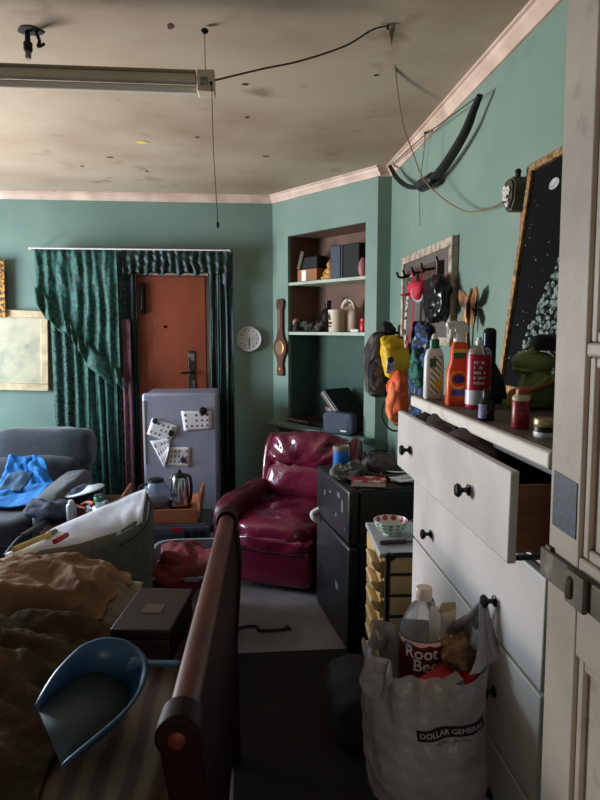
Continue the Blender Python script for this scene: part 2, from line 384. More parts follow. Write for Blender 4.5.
# ================================================================ fridge with stickers
M['fridge'] = mat('lavender_grey_enamel', (158, 158, 178), .35, (140, 142, 162), 3)
fg = thing('refrigerator', 'pale lavender-grey fridge with papers on its door standing before the brown door', 'fridge', (-.487, 4.60, 0))
mb = MB(); mb.box(-.272, .272, .05, .52, .03, 1.06); mb.build('body', M['fridge'], fg, bevel=.02)
mb = MB(); mb.box(-.275, .275, -.005, .045, .06, 1.075); mb.build('door', M['fridge'], fg, bevel=.022, bseg=4)
for s in (-1, 1):
    for y in (.09, .48): MB().cyl((s * .22, y, 0), (s * .22, y, .03), .02).build('foot', M['black'], fg)
MB().box(-.268, -.258, -.012, -.005, .55, 1.02).build('door_trim', M['whiteplastic'], fg)
def sheet_on_fridge(pts, seed, label, curl=0):
    w = [at(x, y, Y=4.592) for x, y in pts]
    c = sum(w, Vector()) / len(w)
    def fn(u, v):
        p = (w[0] * (1 - u) + w[1] * u) * (1 - v) + (w[3] * (1 - u) + w[2] * u) * v
        return p + Vector((0, -.003 - curl * v * v * u, 0))
    t = thing('paper_sheet', label, 'paper', tuple(c), group='printed sheets on the fridge door')
    MB().grid(8, 8, fn).build('sheet', M['paper'], t, world=True, ang=0, solid=.001)
    mb = MB(); rnd = random.Random(seed)
    for r in range(3):
        for q in range(5):
            u, v = .12 + q * .18, .2 + r * .28
            if rnd.random() < .15: continue
            s1, s2 = .045, .075
            p = [fn(u - s1, v + s2), fn(u + s1, v + s2), fn(u + s1 * .7, v - s2 * .2), fn(u, v - s2), fn(u - s1 * .7, v - s2 * .2)]
            mb.m = rnd.choice((0, 0, 1))
            mb.add([x + Vector((0, -.0015, 0)) for x in p], [(0, 1, 2, 3, 4)])
    mb.build('printed_pattern', [mat('print_grey', (96, 92, 116), .7), mat('print_red', (150, 70, 92), .7)], t, world=True, smooth=False)
sheet_on_fridge([(152, 418), (179, 426), (170, 443), (147, 434)], 1, 'tilted printed sheet at the upper left of the fridge door')
sheet_on_fridge([(181, 411), (212, 411), (212, 429), (184, 431)], 2, 'straight printed sheet under a black clip at the upper right of the fridge door')
sheet_on_fridge([(150, 441), (171, 438), (169, 450), (165, 469)], 3, 'curled pointed printed sheet at the lower left of the fridge door', .03)
sheet_on_fridge([(170, 447), (190, 447), (190, 467), (168, 465)], 4, 'lowest printed sheet, squarish, on the fridge door behind the kettle')
for x, y, r, l in ((203, 411, .03, 'black round magnet clip pinning the upper right paper to the fridge'), (155, 421, .02, 'dark oval magnet at the top of the tilted paper on the fridge'),
                   (171, 433, .024, 'dark round magnet at the right corner of the tilted paper on the fridge'), (183, 460, .022, 'greyish magnet on the lowest paper on the fridge')):
    p = at(x, y, Y=4.586)
    mb = MB().rings([[Vector((k * r * math.cos(a), d, k * r * math.sin(a))) for a in [2 * PI * q / 16 for q in range(16)]] for k, d in ((1, .002), (1, -.008), (.7, -.014))])
    mb.build('fridge_magnet', M['black'] if r > .021 and x != 183 else M['ink'], label=l, cat='magnet', group='magnets on the fridge', loc=p)

# ================================================================ low tray table with kettle and carafe, crate below
M['traywood'] = mat('tray_wood', (176, 112, 74), .4, (150, 88, 56), 4, vec=(1, 6, 6))
tt = thing('tray_table', 'low table with a wooden tray top standing before the fridge', 'table', (-.52, 4.15, 0))
mb = MB().box(-.30, .20, -.22, .28, .345, .365); mb.build('tray_top', M['traywood'], tt, bevel=.004)
lip = MB().box(-.30, .20, -.235, -.22, .30, .395)
lip.build('front_panel', M['traywood'], tt, bevel=.004)
MB().prism([(-.235, .33), (.28, .33), (.28, .45), (-.10, .44), (-.235, .38)], lambda a, b, d: (d, a, b), .20, .215).build('side_panel', M['traywood'], tt, bevel=.003)
MB().prism([(-.235, .33), (.28, .33), (.28, .45), (-.10, .44), (-.235, .38)], lambda a, b, d: (d, a, b), -.315, -.30).build('side_panel', M['traywood'], tt, bevel=.003)
for x in (-.28, .18):
    for y in (-.2, .26): B(x - .02, x + .02, y - .02, y + .02, 0, .345).build('leg', M['brownwood'], tt)
kt = thing('kettle', 'tall chrome electric kettle with a black handle on the tray table', 'kettle', (-.445, 4.08, .3655), R(0))
MB().lathe([(.072, 0), (.078, .012), (.078, .02)], n=32).build('power_base', M['black'], kt)
MB().lathe([(.07, .02), (.072, .03), (.064, .11), (.052, .19), (.048, .205)], n=36).build('body', M['steel'], kt)
MB().lathe([(.048, .205), (.044, .222), (.02, .23), (.012, .236), (.012, .25), (.0, .252)], n=28).build('lid', M['black'], kt)
MB().tube(smooth_path([(.03, -.02, .222), (.066, -.03, .215), (.078, -.03, .17), (.076, -.03, .09), (.066, -.02, .04)]), .010).build('handle', M['black'], kt)
MB().prism([(-.045, .17), (-.075, .2), (-.045, .205)], lambda a, b, d: (a, d, b), -.02, .02).build('spout', M['steel'], kt, bevel=.003)
M['glass'] = mat('clear_glass', (206, 218, 236), .06, trans=.82, ior=1.3)
cf = thing('glass_carafe', 'round glass jug with a dark collar beside the chrome kettle', 'jug', (-.60, 4.09, .3655))
MB().lathe([(.06, 0), (.085, .02), (.098, .075), (.085, .13), (.06, .16), (.058, .175), (.055, .175), (.056, .158), (.081, .128), (.093, .075), (.08, .024), (.056, .005)], n=36).build('glass_body', M['glass'], cf)
MB().lathe([(.046, .168), (.05, .17), (.05, .19), (.03, .2), (.0, .203)], n=28).build('lid', M['black'], cf)
MB().tube(smooth_path([(-.05, -.03, .165), (-.10, -.03, .15), (-.112, -.03, .09), (-.09, -.01, .06)]), .007).build('handle', M['black'], cf)
MB().lathe([(.0, .012), (.072, .02), (.084, .05), (.078, .052), (0, .053)], n=28).build('dark_residue', mat('coffee', (52, 36, 28), .3), cf)
M['greybin'] = mat('slate_plastic', (72, 82, 98), .45)
gc = thing('storage_crate', 'slate grey plastic crate with slots under the wooden tray table', 'crate', (-.46, 4.0, 0))
mb = MB()
mb.box(-.22, .20, -.11, .25, .05, .30).box(-.24, .22, -.13, .27, .24, .29)
mb.build('tub', M['greybin'], gc, bevel=.006)
for k in range(3): B(.06 + k * .05, .10 + k * .05, -.1335, -.13, .20 - .02, .265).build('slot', M['blackmat'], gc)
B(-.02, .05, -.137, -.13, .265, .292).build('latch', M['redplastic'], gc)
mb = MB().box(-.2, .18, -.1, .22, 0, .05).build('base', M['greybin'], gc)

# ================================================================ sofa with its clutter
M['sofa'] = mat('slate_corduroy', (54, 60, 70), .85, (42, 47, 55), 60, bump=.3, bscale=70, vec=(3, 1, .6), sheen=.25)
so = thing('sofa', 'slate grey reclining sofa under the framed print on the left', 'sofa', (-1.80, 4.2, 0))
def sf(p): return p
MB().soft((-.32, .48, .665), (.45, .15, .155), 4.2, wr=.02, ws=5, seed=3, M=Matrix.Rotation(R(-8), 3, 'X').to_4x4()).build('head_cushion', M['sofa'], so, ang=0)
MB().soft((.30, .48, .665), (.37, .15, .155), 4.2, wr=.02, ws=5, seed=5, M=Matrix.Rotation(R(-8), 3, 'X').to_4x4()).build('head_cushion', M['sofa'], so, ang=0)
MB().soft((-.32, .42, .52), (.45, .14, .12), 4.5, wr=.015, seed=8).build('back_cushion', M['sofa'], so, ang=0)
MB().soft((.25, .42, .52), (.34, .14, .12), 4.5, wr=.015, seed=9).build('back_cushion', M['sofa'], so, ang=0)
MB().soft((-.32, -.05, .34), (.45, .50, .10), 5, wr=.012, seed=1).build('seat_cushion', M['sofa'], so, ang=0)
MB().soft((.22, -.05, .34), (.30, .50, .10), 5, wr=.012, seed=2).build('seat_cushion', M['sofa'], so, ang=0)
MB().box(-.77, .60, -.48, .62, .05, .28).box(-.77, .60, .5, .66, .28, .74).build('base', M['sofa'], so, bevel=.04, bseg=4)
MB().soft((.58, .0, .30), (.09, .48, .24), 5, wr=.01).build('armrest', M['sofa'], so, ang=0)

M['bluecloth'] = mat('bright_blue_cloth', (36, 122, 190), .8, (22, 96, 164), 18, bump=.3, bscale=40)
def bl(u, v):
    # v 0 at the top against the back cushion, 1 on the seat; narrow top
    wdt = .14 + .20 * v
    x = -1.52 + .05 * v + (u - .5) * 2 * wdt * .75 - .03
    if v < .55: y, z = 4.47 - .16 * v - .02, .65 - .30 * v / .55 * .6
    else: t = (v - .55) / .45; y, z = 4.36 - .50 * t, .47 - .012 * t
    n = fbm(u * 2.2, v * 2.2, 1.4, 3, 4)
    return Vector((x + .03 * n, y - .03 * abs(n) - .02, z + .03 * abs(n) + .01 * math.sin(u * 9)))
bc = thing('crumpled_cloth', 'bright blue crumpled cloth lying on the sofa seat', 'cloth', (-1.52, 4.2, .45))
MB().grid(36, 40, bl).build('cloth', M['bluecloth'], bc, world=True, ang=0, solid=.006)
rn = MB().grid(12, 12, lambda u, v: Vector((-1.60 + .16 * u - .05 * v, 4.275 - .10 * v - .02, .575 - .10 * v + .02 * fbm(u, v, 3, 2, 2))))
rn.build('grey_patch', mat('slate_patch', (54, 84, 110), .8), bc, world=True, ang=0, solid=.004)

# armrest clutter: bowl-topped bundle, spray can, pliers, green can, foil
M['denim'] = mat('slate_blue_denim', (50, 60, 82), .85, (38, 46, 64), 30, bump=.3)
cp = thing('brimmed_hat', 'dark hat with a white brim lying on the side stand beside the sofa arm', 'hat', (-1.03, 3.97, .441))
MB().soft((0, .03, .045), (.10, .11, .06), 2.2, wr=.012, ws=14).build('crown', M['denim'], cp, ang=0)
MB().rings([[Vector((.12 * k * math.cos(a) * 1.05, -.02 + .10 * k * math.sin(a), z + .03 * math.cos(a))) for a in [2 * PI * q / 28 for q in range(28)]] for k, z in ((.98, .075), (1.0, .082), (.9, .09), (.2, .088))]).build('brim', mat('white_brim', (206, 214, 224), .6), cp)
jn = MB().soft((0, 0, 0), (.14, .13, .05), 2.4, wr=.04, ws=9, seed=6)
jn.build('folded_jeans', M['denim'], label='slate blue folded jeans heaped at the front of the sofa arm below the white-brimmed hat', cat='jeans', loc=(-1.16, 3.66, .49), ang=0)
sc = thing('spray_can', 'small silver-white spray can standing before the slate blue jeans', 'spray can', tuple(Vector((at(72, 524, Z=.441).x, at(72, 524, Z=.441).y, .441))))
MB().lathe([(.026, 0), (.028, .004), (.028, .105), (.022, .12)], n=24).build('can', mat('silver_can', (186, 196, 206), .3, metal=.5), sc)
MB().lathe([(.016, .12), (.016, .135), (.010, .14), (0, .141)], n=18).build('cap', M['whiteplastic'], sc)
st = thing('side_stand', 'dark side stand holding small clutter between the sofa and the fridge', 'stand', (-.97, 3.9, 0))
B(-.16, .13, -.5, .25, .415, .44).build('top', M['brownwood'], st, bevel=.004)
for x in (-.12, .11):
    for y in (-.47, .23): B(x - .015, x + .015, y - .015, y + .015, 0, .415).build('leg', M['brownwood'], st)
pl = thing('pliers', 'pliers with orange-brown handles on the side stand', 'pliers', (-1.02, 3.78, .441), R(35))
M['orangegrip'] = mat('orange_brown_grip', (168, 88, 62), .5)
MB().tube(smooth_path([(.0, 0, .03), (-.03, -.03, .045), (-.03, -.10, .05), (-.01, -.14, .05)]), .010).build('handle', M['orangegrip'], pl)
MB().tube(smooth_path([(.0, 0, .03), (.04, -.02, .05), (.05, -.09, .06), (.02, -.14, .06)]), .010).build('handle', M['orangegrip'], pl)
MB().tube([(0, -.01, .03), (0, .05, .022), (0, .09, .012)], [.016, .013, .005]).build('jaws', M['iron'], pl)
gcn = thing('green_can', 'small green tin on the side stand near the fridge', 'tin', (-.90, 3.80, .441))
MB().lathe([(.034, 0), (.036, .005), (.036, .08), (.033, .086)], n=24).build('tin', mat('green_tin', (42, 120, 70), .35, (26, 84, 50), 12), gcn)
MB().lathe([(.033, .086), (.033, .092), (.0, .093)], n=24).build('lid', M['steel'], gcn)
ms = MB().soft((0, 0, .035), (.10, .07, .032), 2.6, wr=.03, ws=16, seed=3)
ms.build('crumpled_foil', mat('blue_grey_foil', (150, 164, 186), .3, (60, 74, 96), 16, .45, .6, metal=.3), label='crumpled silvery wrapper on the side stand beside the green tin', cat='wrapper', loc=(-.86, 3.70, .441), ang=0)
bs = thing('black_strap', 'flat black strap with a dangling cord lying on the sofa seat front', 'strap', tuple(at(35, 531, Z=.452)))
p0, p1 = at(22, 538, Z=.452), at(50, 521, Z=.452)
MB().tube([p0 + Vector((0, 0, .012)), p1 + Vector((0, 0, .012))], .02, flat=.5).build('strap', M['black'], bs, world=True)
MB().tube(smooth_path([p0 + Vector((0, 0, .012)), p0 + Vector((-.01, -.05, .01)), p0 + Vector((-.01, -.22, -.01))]), .004).build('cord', mat('grey_cord', (128, 130, 136), .6), bs, world=True)

# ================================================================ grey armchair back under a white sheet
M['greyuph'] = mat('olive_grey_upholstery', (92, 92, 88), .85, (74, 76, 74), 30, bump=.2, bscale=60)
M['sheet'] = mat('white_sheet', (214, 216, 226), .8, (190, 194, 208), 9, bump=.3, bscale=16)
ac = thing('armchair', 'olive grey armchair seen from behind with a white sheet over its back', 'armchair', (-.75, 2.75, 0))
PT = [at(6, 556, Y=2.48), at(60, 524, Y=2.78), at(115, 499, Y=3.0), at(144, 487, Y=3.1)]     # far top edge
PF = [at(8, 562, Y=2.44), at(79, 545, Y=2.56), at(119, 532, Y=2.68), at(138, 520, Y=2.74)]   # near top edge
def acp(i, k):      # cross-section corner k at station i
    t, f = PT[i], PF[i]
    return [t + Vector((.01, .03, -.06)), t, (t + f) / 2 + Vector((0, 0, .012)), f, f + Vector((.015, -.03, -.035)), f + Vector((.02, -.045, -.12)), Vector((f.x + .02, f.y - .02, .10)), Vector((t.x + .01, t.y + .04, .10))][k]
rs = [[acp(i, k) for k in range(8)] for i in range(4)]
e = [p + Vector((.035, .0, -.035)) for p in rs[-1]]; e = [q * .86 + sum(e, Vector()) / 8 * .14 for q in e]
e[6].z = e[7].z = .10
MB().rings(rs + [e]).build('back', M['greyuph'], ac, world=True, bevel=.02, ang=50, bseg=3)
def shf(u, v):
    s_ = u * 3; i = min(int(s_), 2); t = s_ - i
    a = PT[i].lerp(PT[i + 1], t); b = PF[i].lerp(PF[i + 1], t)
    p = a.lerp(b, v) + Vector((0, 0, .018 - .03 * (2 * v - 1) ** 4 + .006 * fbm(u * 3, v, 2, 3, 2)))
    return p + Vector((.02 * u, 0, 0))
MB().grid(40, 14, shf).build('white_sheet', M['sheet'], ac, world=True, ang=0, solid=.006)
MB().tube(smooth_path([at(150, 502, Y=2.80), at(147, 522, Y=2.74), at(137, 535, Y=2.70), at(120, 545, Y=2.64)]), .006).build('piping', mat('dark_piping', (52, 52, 50), .8), ac, world=True)
cy = thing('marker_pen', 'pale yellow marker lying on the white sheet beside the tan blanket', 'pen', tuple(at(35, 552, Y=2.5)))
q0, q1 = at(14, 557, Y=2.40), at(50, 541, Y=2.62)
MB().tube([q0 + Vector((0, 0, .03)), q1 + Vector((0, 0, .03))], .012).build('barrel', mat('pale_yellow', (210, 190, 110), .4), cy, world=True)
MB().tube([q1 + Vector((0, 0, .03)), q1 + (q1 - q0) * .18 + Vector((0, 0, .03))], .014).build('cap', mat('olive_cap', (110, 112, 84), .5), cy, world=True)
cy = thing('lighter', 'red lighter lying at the top of the tan blanket', 'lighter', tuple(at(61, 545, Y=2.5)))
q0, q1 = at(55, 549, Y=2.44), at(67, 542, Y=2.54)
MB().tube([q0 + Vector((0, 0, .03)), q1 + Vector((0, 0, .03))], .011).build('body', M['redplastic'], cy, world=True)

# tub holding a red cloth
M['palegrey'] = mat('pale_grey_plastic', (128, 130, 140), .5)
tb = thing('laundry_tub', 'pale grey plastic tub behind the bed holding a dark red cloth', 'tub', (-.30, 3.15, 0))
def rr(cx, cy, hx, hy, z, n=36, e=5): return [Vector((cx + math.copysign(abs(math.cos(t)) ** (2 / e), math.cos(t)) * hx, cy + math.copysign(abs(math.sin(t)) ** (2 / e), math.sin(t)) * hy, z)) for t in [2 * PI * k / n for k in range(n)]]
MB().rings([rr(0, 0, .17, .24, 0), rr(0, 0, .205, .27, .345), rr(0, 0, .22, .285, .35), rr(0, 0, .22, .285, .368), rr(0, 0, .20, .265, .368), rr(0, 0, .165, .235, .02)]).build('tub_wall', M['palegrey'], tb)
M['redcloth'] = mat('dark_red_cloth', (112, 14, 28), .8, (80, 8, 20), 14, bump=.4, bscale=30)
rcl = MB().soft((0, 0, 0), (.18, .235, .07), 3, wr=.05, ws=9, seed=11, n=60, m=36)
rcl.build('crumpled_cloth', M['redcloth'], label='dark red crumpled cloth stuffed in the pale grey tub behind the bed', cat='cloth', loc=(-.30, 3.09, .335), ang=0)

# ================================================================ sleigh bed
M['cherry'] = mat('dark_cherry_wood', (104, 42, 30), .38, (66, 26, 20), 4, vec=(6, 1, 6), c3=(140, 76, 54), scale3=10, amt3=.4, spec=.3)
M['cherryshade'] = mat('shaded_cherry_wood', (38, 16, 12), .5, (26, 11, 8), 5, spec=.12)  # same cherry wood, the unlit look of the footboard put into its colour
bed = thing('bed', 'dark cherry sleigh bed with a rolled footboard rail in the left foreground', 'bed', (-1.1, 1.55, 0))
ra, rb = at(181, 722, Z=.90), at(227, 520, Z=.90)
dirv = (rb - ra).normalized()
MB().tube([ra, ra.lerp(rb, .5), rb], .0255, n=24).build('footboard_rail', M['cherry'], bed, world=True)
for P, dd in ((ra, -1), (rb, 1)):
    q = P + dirv * dd * .045
    mb = MB().tube([P - dirv * dd * .02, P + dirv * dd * .04, q], [.036, .038, .034], n=28)
    o = mb.build('rail_end', M['cherryshade'], bed, world=True, bevel=.004)
    MB().tube([q, q + dirv * dd * .004, q + dirv * dd * .006], [.015, .014, .006], n=24).build('rosette', M['cherry'], o, world=True)
    # curved sleigh leg running down from the roll
    prof = [(-.036, .0), (.034, .0), (.050, -.15), (.030, -.45), (.036, -.90), (-.030, -.90), (-.036, -.45), (-.014, -.15)]
    a = P - dirv * dd * .02; b = P + dirv * dd * .035
    MB().rings([[K + Vector((x, 0, z)) for x, z in prof] for K in (a, b)]).build('leg', M['cherryshade'], bed, world=True, bevel=.008)
prof = [(-.012, .0), (.022, .0), (.038, -.15), (.022, -.45), (.024, -.72), (-.004, -.72), (-.006, -.45), (.012, -.15)]
MB().rings([[K + Vector((x, 0, z)) for x, z in prof] for K in (ra, rb)]).build('footboard_panel', M['cherryshade'], bed, world=True)
o = MB().box(-2.0, -.16, 2.12, 2.15, .22, .42); o.build('side_rail', M['cherryshade'], bed, world=True, bevel=.004)
B(-2.0, -.16, .94, .97, .22, .42).build('side_rail', M['cherryshade'], bed, world=True, bevel=.004)
B(-2.08, -2.02, .92, 2.17, 0, 1.1).build('headboard', M['cherryshade'], bed, world=True, bevel=.01)
M['ticking'] = mat('striped_ticking', (112, 98, 78), .85, (78, 60, 48), 5, .2, .8, wave='X', bump=.2, bscale=60)
mt = thing('mattress', 'striped mattress on the sleigh bed under the blankets', 'mattress', (-1.1, 1.55, .42))
MB().box(-2.0, -.15, .97, 2.12, .40, .60).build('ticking', M['ticking'], mt, world=True, bevel=.05, bseg=4)

def cover(name, m, label, cat, x0, x1, y0, y1, zf, nu=80, nv=70, seed=0, amp=.05, sc=3.2, base=.602, group=None, edge=.16, wrinkle=.02, skew=None):
    """a crumpled cloth lying on the bed: ridged folds that die away to its hem"""
    def fn(u, v):
        wx = .05 * fbm(u, v, 2.1, 3, seed + 5); wy = .05 * fbm(u, v, 2.3, 3, seed + 9)
        x = x0 + (x1 - x0) * u + wx; y = y0 + (y1 - y0) * v + wy
        if skew: x, y = skew(u, v, x, y)
        ed = min(1, min(u, 1 - u, v, 1 - v) / edge); ed = ed * ed * (3 - 2 * ed)
        qa, qb = x * .55 + y * .83, -x * .83 + y * .55
        rdg = 1 - abs(fbm(qa * 1.5 + .25 * fbm(y, x, 2, 2, seed), qb * .55, sc, 3, seed)) * 1.7
        z = base + ed * (zf(u, v) + amp * rdg) + wrinkle * abs(fbm(x, y, 12, 3, seed + 2)) + .004
        return Vector((x, y, z))
    c = fn(.5, .5); c.z = base
    return MB().grid(nu, nv, fn).build(name, m, label=label, cat=cat, group=group, world=True, loc=c, ang=0, solid=.008)
M['tan'] = mat('tan_blanket', (150, 114, 84), .9, (120, 86, 60), 5, bump=.6, bscale=22, bdist=.015, c3=(170, 138, 110), scale3=9, amt3=.5)
M['brownblanket'] = mat('olive_brown_blanket', (82, 60, 36), .9, (60, 50, 30), 3.2, .42, .58, bump=.7, bscale=18, bdist=.02, c3=(92, 48, 26), scale3=4, amt3=.5)
M['palehem'] = mat('greyish_blanket', (136, 122, 108), .9, (106, 94, 82), 8, bump=.3, bscale=40)
cover('blanket', M['palehem'], 'greyish pale blanket peeking out under the tan blanket by the armchair', 'blanket', -1.10, -.41, 1.80, 2.27, lambda u, v: .03 + .02 * u, seed=21, amp=.02, base=.601)
cover('blanket', M['tan'], 'tan blanket bunched in a heap against the grey armchair', 'blanket', -1.0, -.445, 1.86, 2.27, lambda u, v: .05 + .035 * math.sin(u * PI), seed=3, amp=.035, sc=4.5, base=.634, wrinkle=.016)
cover('blanket', M['brownblanket'], 'olive brown blanket heaped across the near left of the bed', 'blanket', -1.35, -.40, 1.02, 1.93, lambda u, v: .09 * (1 - u) + .03, nu=150, nv=140, seed=8, amp=.075, sc=4, base=.602, wrinkle=.016)

bx = thing('wooden_box', 'dark brown box lying at the foot of the bed beside the rail', 'box', (-.285, 1.84, .603), R(-8))
M['darkbox'] = mat('dark_brown_box', (56, 32, 26), .5, (40, 22, 20), 5, c3=(110, 84, 70), scale3=12, amt3=.5)
B(-.085, .085, -.14, .14, .0, .07).build('body', M['darkbox'], bx, bevel=.006)
B(-.089, .089, -.144, .144, .072, .10).build('lid', M['darkbox'], bx, bevel=.006)
B(-.03, .03, -.04, .02, .0995, .1015).build('label_patch', mat('scuffed_patch', (96, 72, 62), .6), bx)

# ---- dustpan
M['dustblue'] = mat('blue_dustpan_plastic', (44, 80, 118), .35, (50, 88, 126), 6, c3=(66, 74, 70), scale3=8, amt3=.5)
M['dusty'] = mat('dusty_blue_plastic', (58, 78, 88), .6, (60, 68, 66), 7, c3=(60, 60, 54), scale3=11, amt3=.6)
dp = thing('dustpan', 'blue plastic dustpan lying on the bed with its handle toward the rail', 'dustpan', tuple(at(100, 712, Z=.66)))
L1, L2 = at(38, 710, Z=.70), at(62, 766, Z=.665)           # lip corners
K1, K2 = at(98, 670, Z=.70), at(134, 708, Z=.665)         # rear corners of the floor
upn = (L2 - L1).cross(K1 - L1).normalized()
if upn.z < 0: upn = -upn
def dpf(u, v): return (L1 * (1 - u) + K1 * u) * (1 - v) + (L2 * (1 - u) + K2 * u) * v
# outline of the floor: lip, then side, rounded back, side
outl = [(0, 0), (.35, -.08), (.7, -.10), (.95, .02), (1.10, .25), (1.14, .5), (1.10, .72), (.95, .92), (.7, 1.04), (.35, 1.05), (0, 1)]
out = [dpf(u, v) for u, v in outl]; hs = [.004, .04, .065, .075, .08, .08, .08, .072, .06, .035, .004]
cen = dpf(.5, .5)
out = smooth_path(out, 5); hs = [hs[i] + (hs[i + 1] - hs[i]) * q / 5 for i in range(10) for q in range(5)] + [hs[-1]]; NO = len(out)
MB().add([cen] + out, [(0, i + 1, (i + 1) % NO + 1) for i in range(NO)]).build('pan_floor', M['dusty'], dp, world=True, solid=.004, ang=0)
mb = MB(); top = [p + upn * h + (p - cen).normalized() * h * .35 for p, h in zip(out, hs)]
lipw = [p + (p - cen).normalized() * .008 - upn * .004 for p in top]
mb.rings([out, [a.lerp(b, .5) for a, b in zip(out, top)], top, lipw], cap=False, close=False)
mb.build('pan_wall', M['dustblue'], dp, world=True, ang=0, solid=.004)
h0 = out[28].lerp(top[28], .7) + upn * .006; h1 = at(180, 664, Z=.75)
hv = (h1 - h0)
MB().tube([h0 - hv * .12, h0, h0 + hv * .12, h0 + hv * .3, h0 + hv * .9, h1], [.030, .026, .015, .011, .013, .008], n=14, flat=.5).build('handle', M['dustblue'], dp, world=True)

# ================================================================ burgundy recliner
M['burg'] = mat('burgundy_leather', (112, 22, 54), .26, (88, 14, 42), 5, bump=.5, bscale=20, bdist=.012, coat=.55, c3=(74, 12, 34), scale3=12, amt3=.5)
M['burgdark'] = mat('dark_burgundy_leather', (92, 18, 38), .45, (62, 14, 26), 6, bump=.3, bscale=24)  # darker, duller burgundy for the arms and base
rec = thing('recliner', 'burgundy leather recliner with tufted back in the far corner', 'recliner', (.295, 3.89, 0), R(-25))
def tuft(p): return p
MB().soft((0, -.06, .325), (.262, .36, .085), 4, wr=.016, ws=9, seed=1, n=44, m=26, fn=lambda p: p + Vector((0, 0, .02 * max(0, 1 - (p.x / .26) ** 2)))).build('seat_cushion', M['burg'], rec, ang=0)
MB().soft((0, -.37, .285), (.262, .06, .055), 3.2, wr=.02, ws=16, seed=4, n=44).build('seat_front_roll', M['burg'], rec, ang=0)
MB().soft((0, -.34, .155), (.258, .07, .125), 6, wr=.008, ws=7, seed=6, n=40).build('footrest_panel', M['burg'], rec, ang=0)
Mt = Matrix.Rotation(R(-17), 3, 'X').to_4x4()
def pleat(p):
    a = math.atan2(p.z + .16, p.x)
    return p + Vector((0, (.012 * math.cos(a * 15) if p.y < 0 else 0), 0))
MB().soft((0, .30, .50), (.30, .11, .135), 3.4, wr=.014, ws=9, seed=2, M=Mt, n=44, m=26).build('lumbar_cushion', M['burg'], rec, ang=0)
MB().soft((0, .345, .70), (.30, .115, .135), 3.0, wr=.012, ws=8, seed=3, M=Mt, n=64, m=36, fn=pleat).build('head_cushion', M['burg'], rec, ang=0)
for s in (-1, 1):
    MB().soft((s * .335, .02, .29), (.075, .40, .22), 4.5, wr=.012, ws=7, seed=7 + s).build('armrest', M['burgdark'], rec, ang=0)
    MB().soft((s * .305, .38, .60), (.045, .10, .21), 3, wr=.008, M=Mt, seed=9).build('back_wing', M['burg'], rec, ang=0)
MB().box(-.36, .36, -.28, .38, .04, .20).build('base', M['burgdark'], rec, bevel=.01)
for x in (-.3, .3):
    for y in (-.24, .34): MB().cyl((x, y, 0), (x, y, .045), .025).build('foot', M['black'], rec)

# ================================================================ black mini fridge and what lies on it
M['fblack'] = mat('black_enamel', (16, 17, 21), .38, (26, 27, 32), 5, c3=(84, 84, 92), scale3=6, amt3=.12)
MF0, MF1, MFH = Vector((.475, 2.77, 0)), Vector((.388, 3.33, 0)), .80
fa = math.atan2(MF1.y - MF0.y, MF1.x - MF0.x) - PI / 2
mf = thing('mini_fridge', 'black two-door mini fridge beside the burgundy recliner', 'fridge', tuple(MF0), fa)
wf = (MF1 - MF0).length
B(.05, .50, .0, wf, .03, MFH - .008).build('body', M['fblack'], mf, bevel=.008)
B(-.005, .045, -.003, wf + .003, .535, MFH).build('freezer_door', M['fblack'], mf, bevel=.014, bseg=3)
md = B(-.005, .045, -.003, wf + .003, .018, .527).build('door', M['fblack'], mf, bevel=.014, bseg=3)
hh = MB().tube(smooth_path([(-.004, wf - .06, .50), (-.035, wf - .06, .52), (-.04, wf - .05, .545), (-.004, wf - .05, .565)]), .014)
hh.build('taped_handle', mat('white_tape', (216, 214, 218), .6), mf)
B(.06, .49, .005, wf - .005, MFH - .008, MFH - .002).build('top_panel', M['fblack'], mf)
for x in (.07, .46):
    for y in (.05, wf - .05): MB().cyl((x, y, 0), (x, y, .035), .018).build('foot', M['black'], mf)
M['scuff'] = mat('grey_sticker_residue', (96, 96, 102), .7)
mb = MB(); rnd = random.Random(5)
for yy, zz, a, b in ((.10, .70, .012, .05), (.16, .74, .02, .02), (.30, .72, .015, .01), (.2, .63, .01, .015), (.18, .27, .025, .03), (.40, .69, .01, .02), (.06, .60, .006, .012)):
    B(-.0062, -.005, yy - a, yy + a, zz - b * .6, zz + b * .6).build('sticker_residue', M['scuff'], mf, smooth=False)
FT = MFH + .001
rg = MB().soft((0, 0, .028), (.085, .075, .032), 2.4, wr=.045, ws=22, seed=4, n=64, m=40)
rg.build('crumpled_rag', mat('grey_rag', (112, 108, 106), .9, (70, 66, 66), 14, bump=.4), label='crumpled grey rag at the left corner of the mini fridge top', cat='rag', loc=Vector((.51, 3.03, FT)), ang=0)
bk = thing('paperback', 'red paperback book lying at the front edge of the mini fridge', 'book', (.58, 2.885, FT), R(-12))
B(-.075, .085, -.055, .06, .003, .022).build('pages', mat('page_edges', (208, 200, 186), .8), bk)
B(-.077, .087, -.057, .062, .022, .026).build('cover', mat('red_cover', (158, 32, 48), .4, (206, 190, 186), 26, .55, .6), bk)
B(-.077, .087, -.057, .062, 0, .003).build('back_cover', M['redplastic'], bk)
hc = thing('newsboy_hat', 'grey-brown cap lying on the mini fridge behind the red book', 'hat', (.70, 3.12, FT))
M['capcloth'] = mat('grey_brown_felt', (82, 74, 72), .9, (62, 56, 56), 20, bump=.25)
MB().soft((0, 0, .045), (.10, .11, .046), 2.4, wr=.018, ws=12, n=48).build('crown', M['capcloth'], hc, ang=0)
MB().tube(smooth_path([(-.10, -.04, .028), (-.085, -.10, .025), (-.02, -.15, .02), (.05, -.13, .02), (.09, -.08, .024)]), [.012] * 33, flat=.5).build('brim', M['capcloth'], hc)
MB().tube(smooth_path([(-.05, -.11, .05), (-.075, -.03, .095), (-.03, .05, .108), (.05, .06, .10)]), .004).build('band', M['blackmat'], hc)
rnd = random.Random(3)
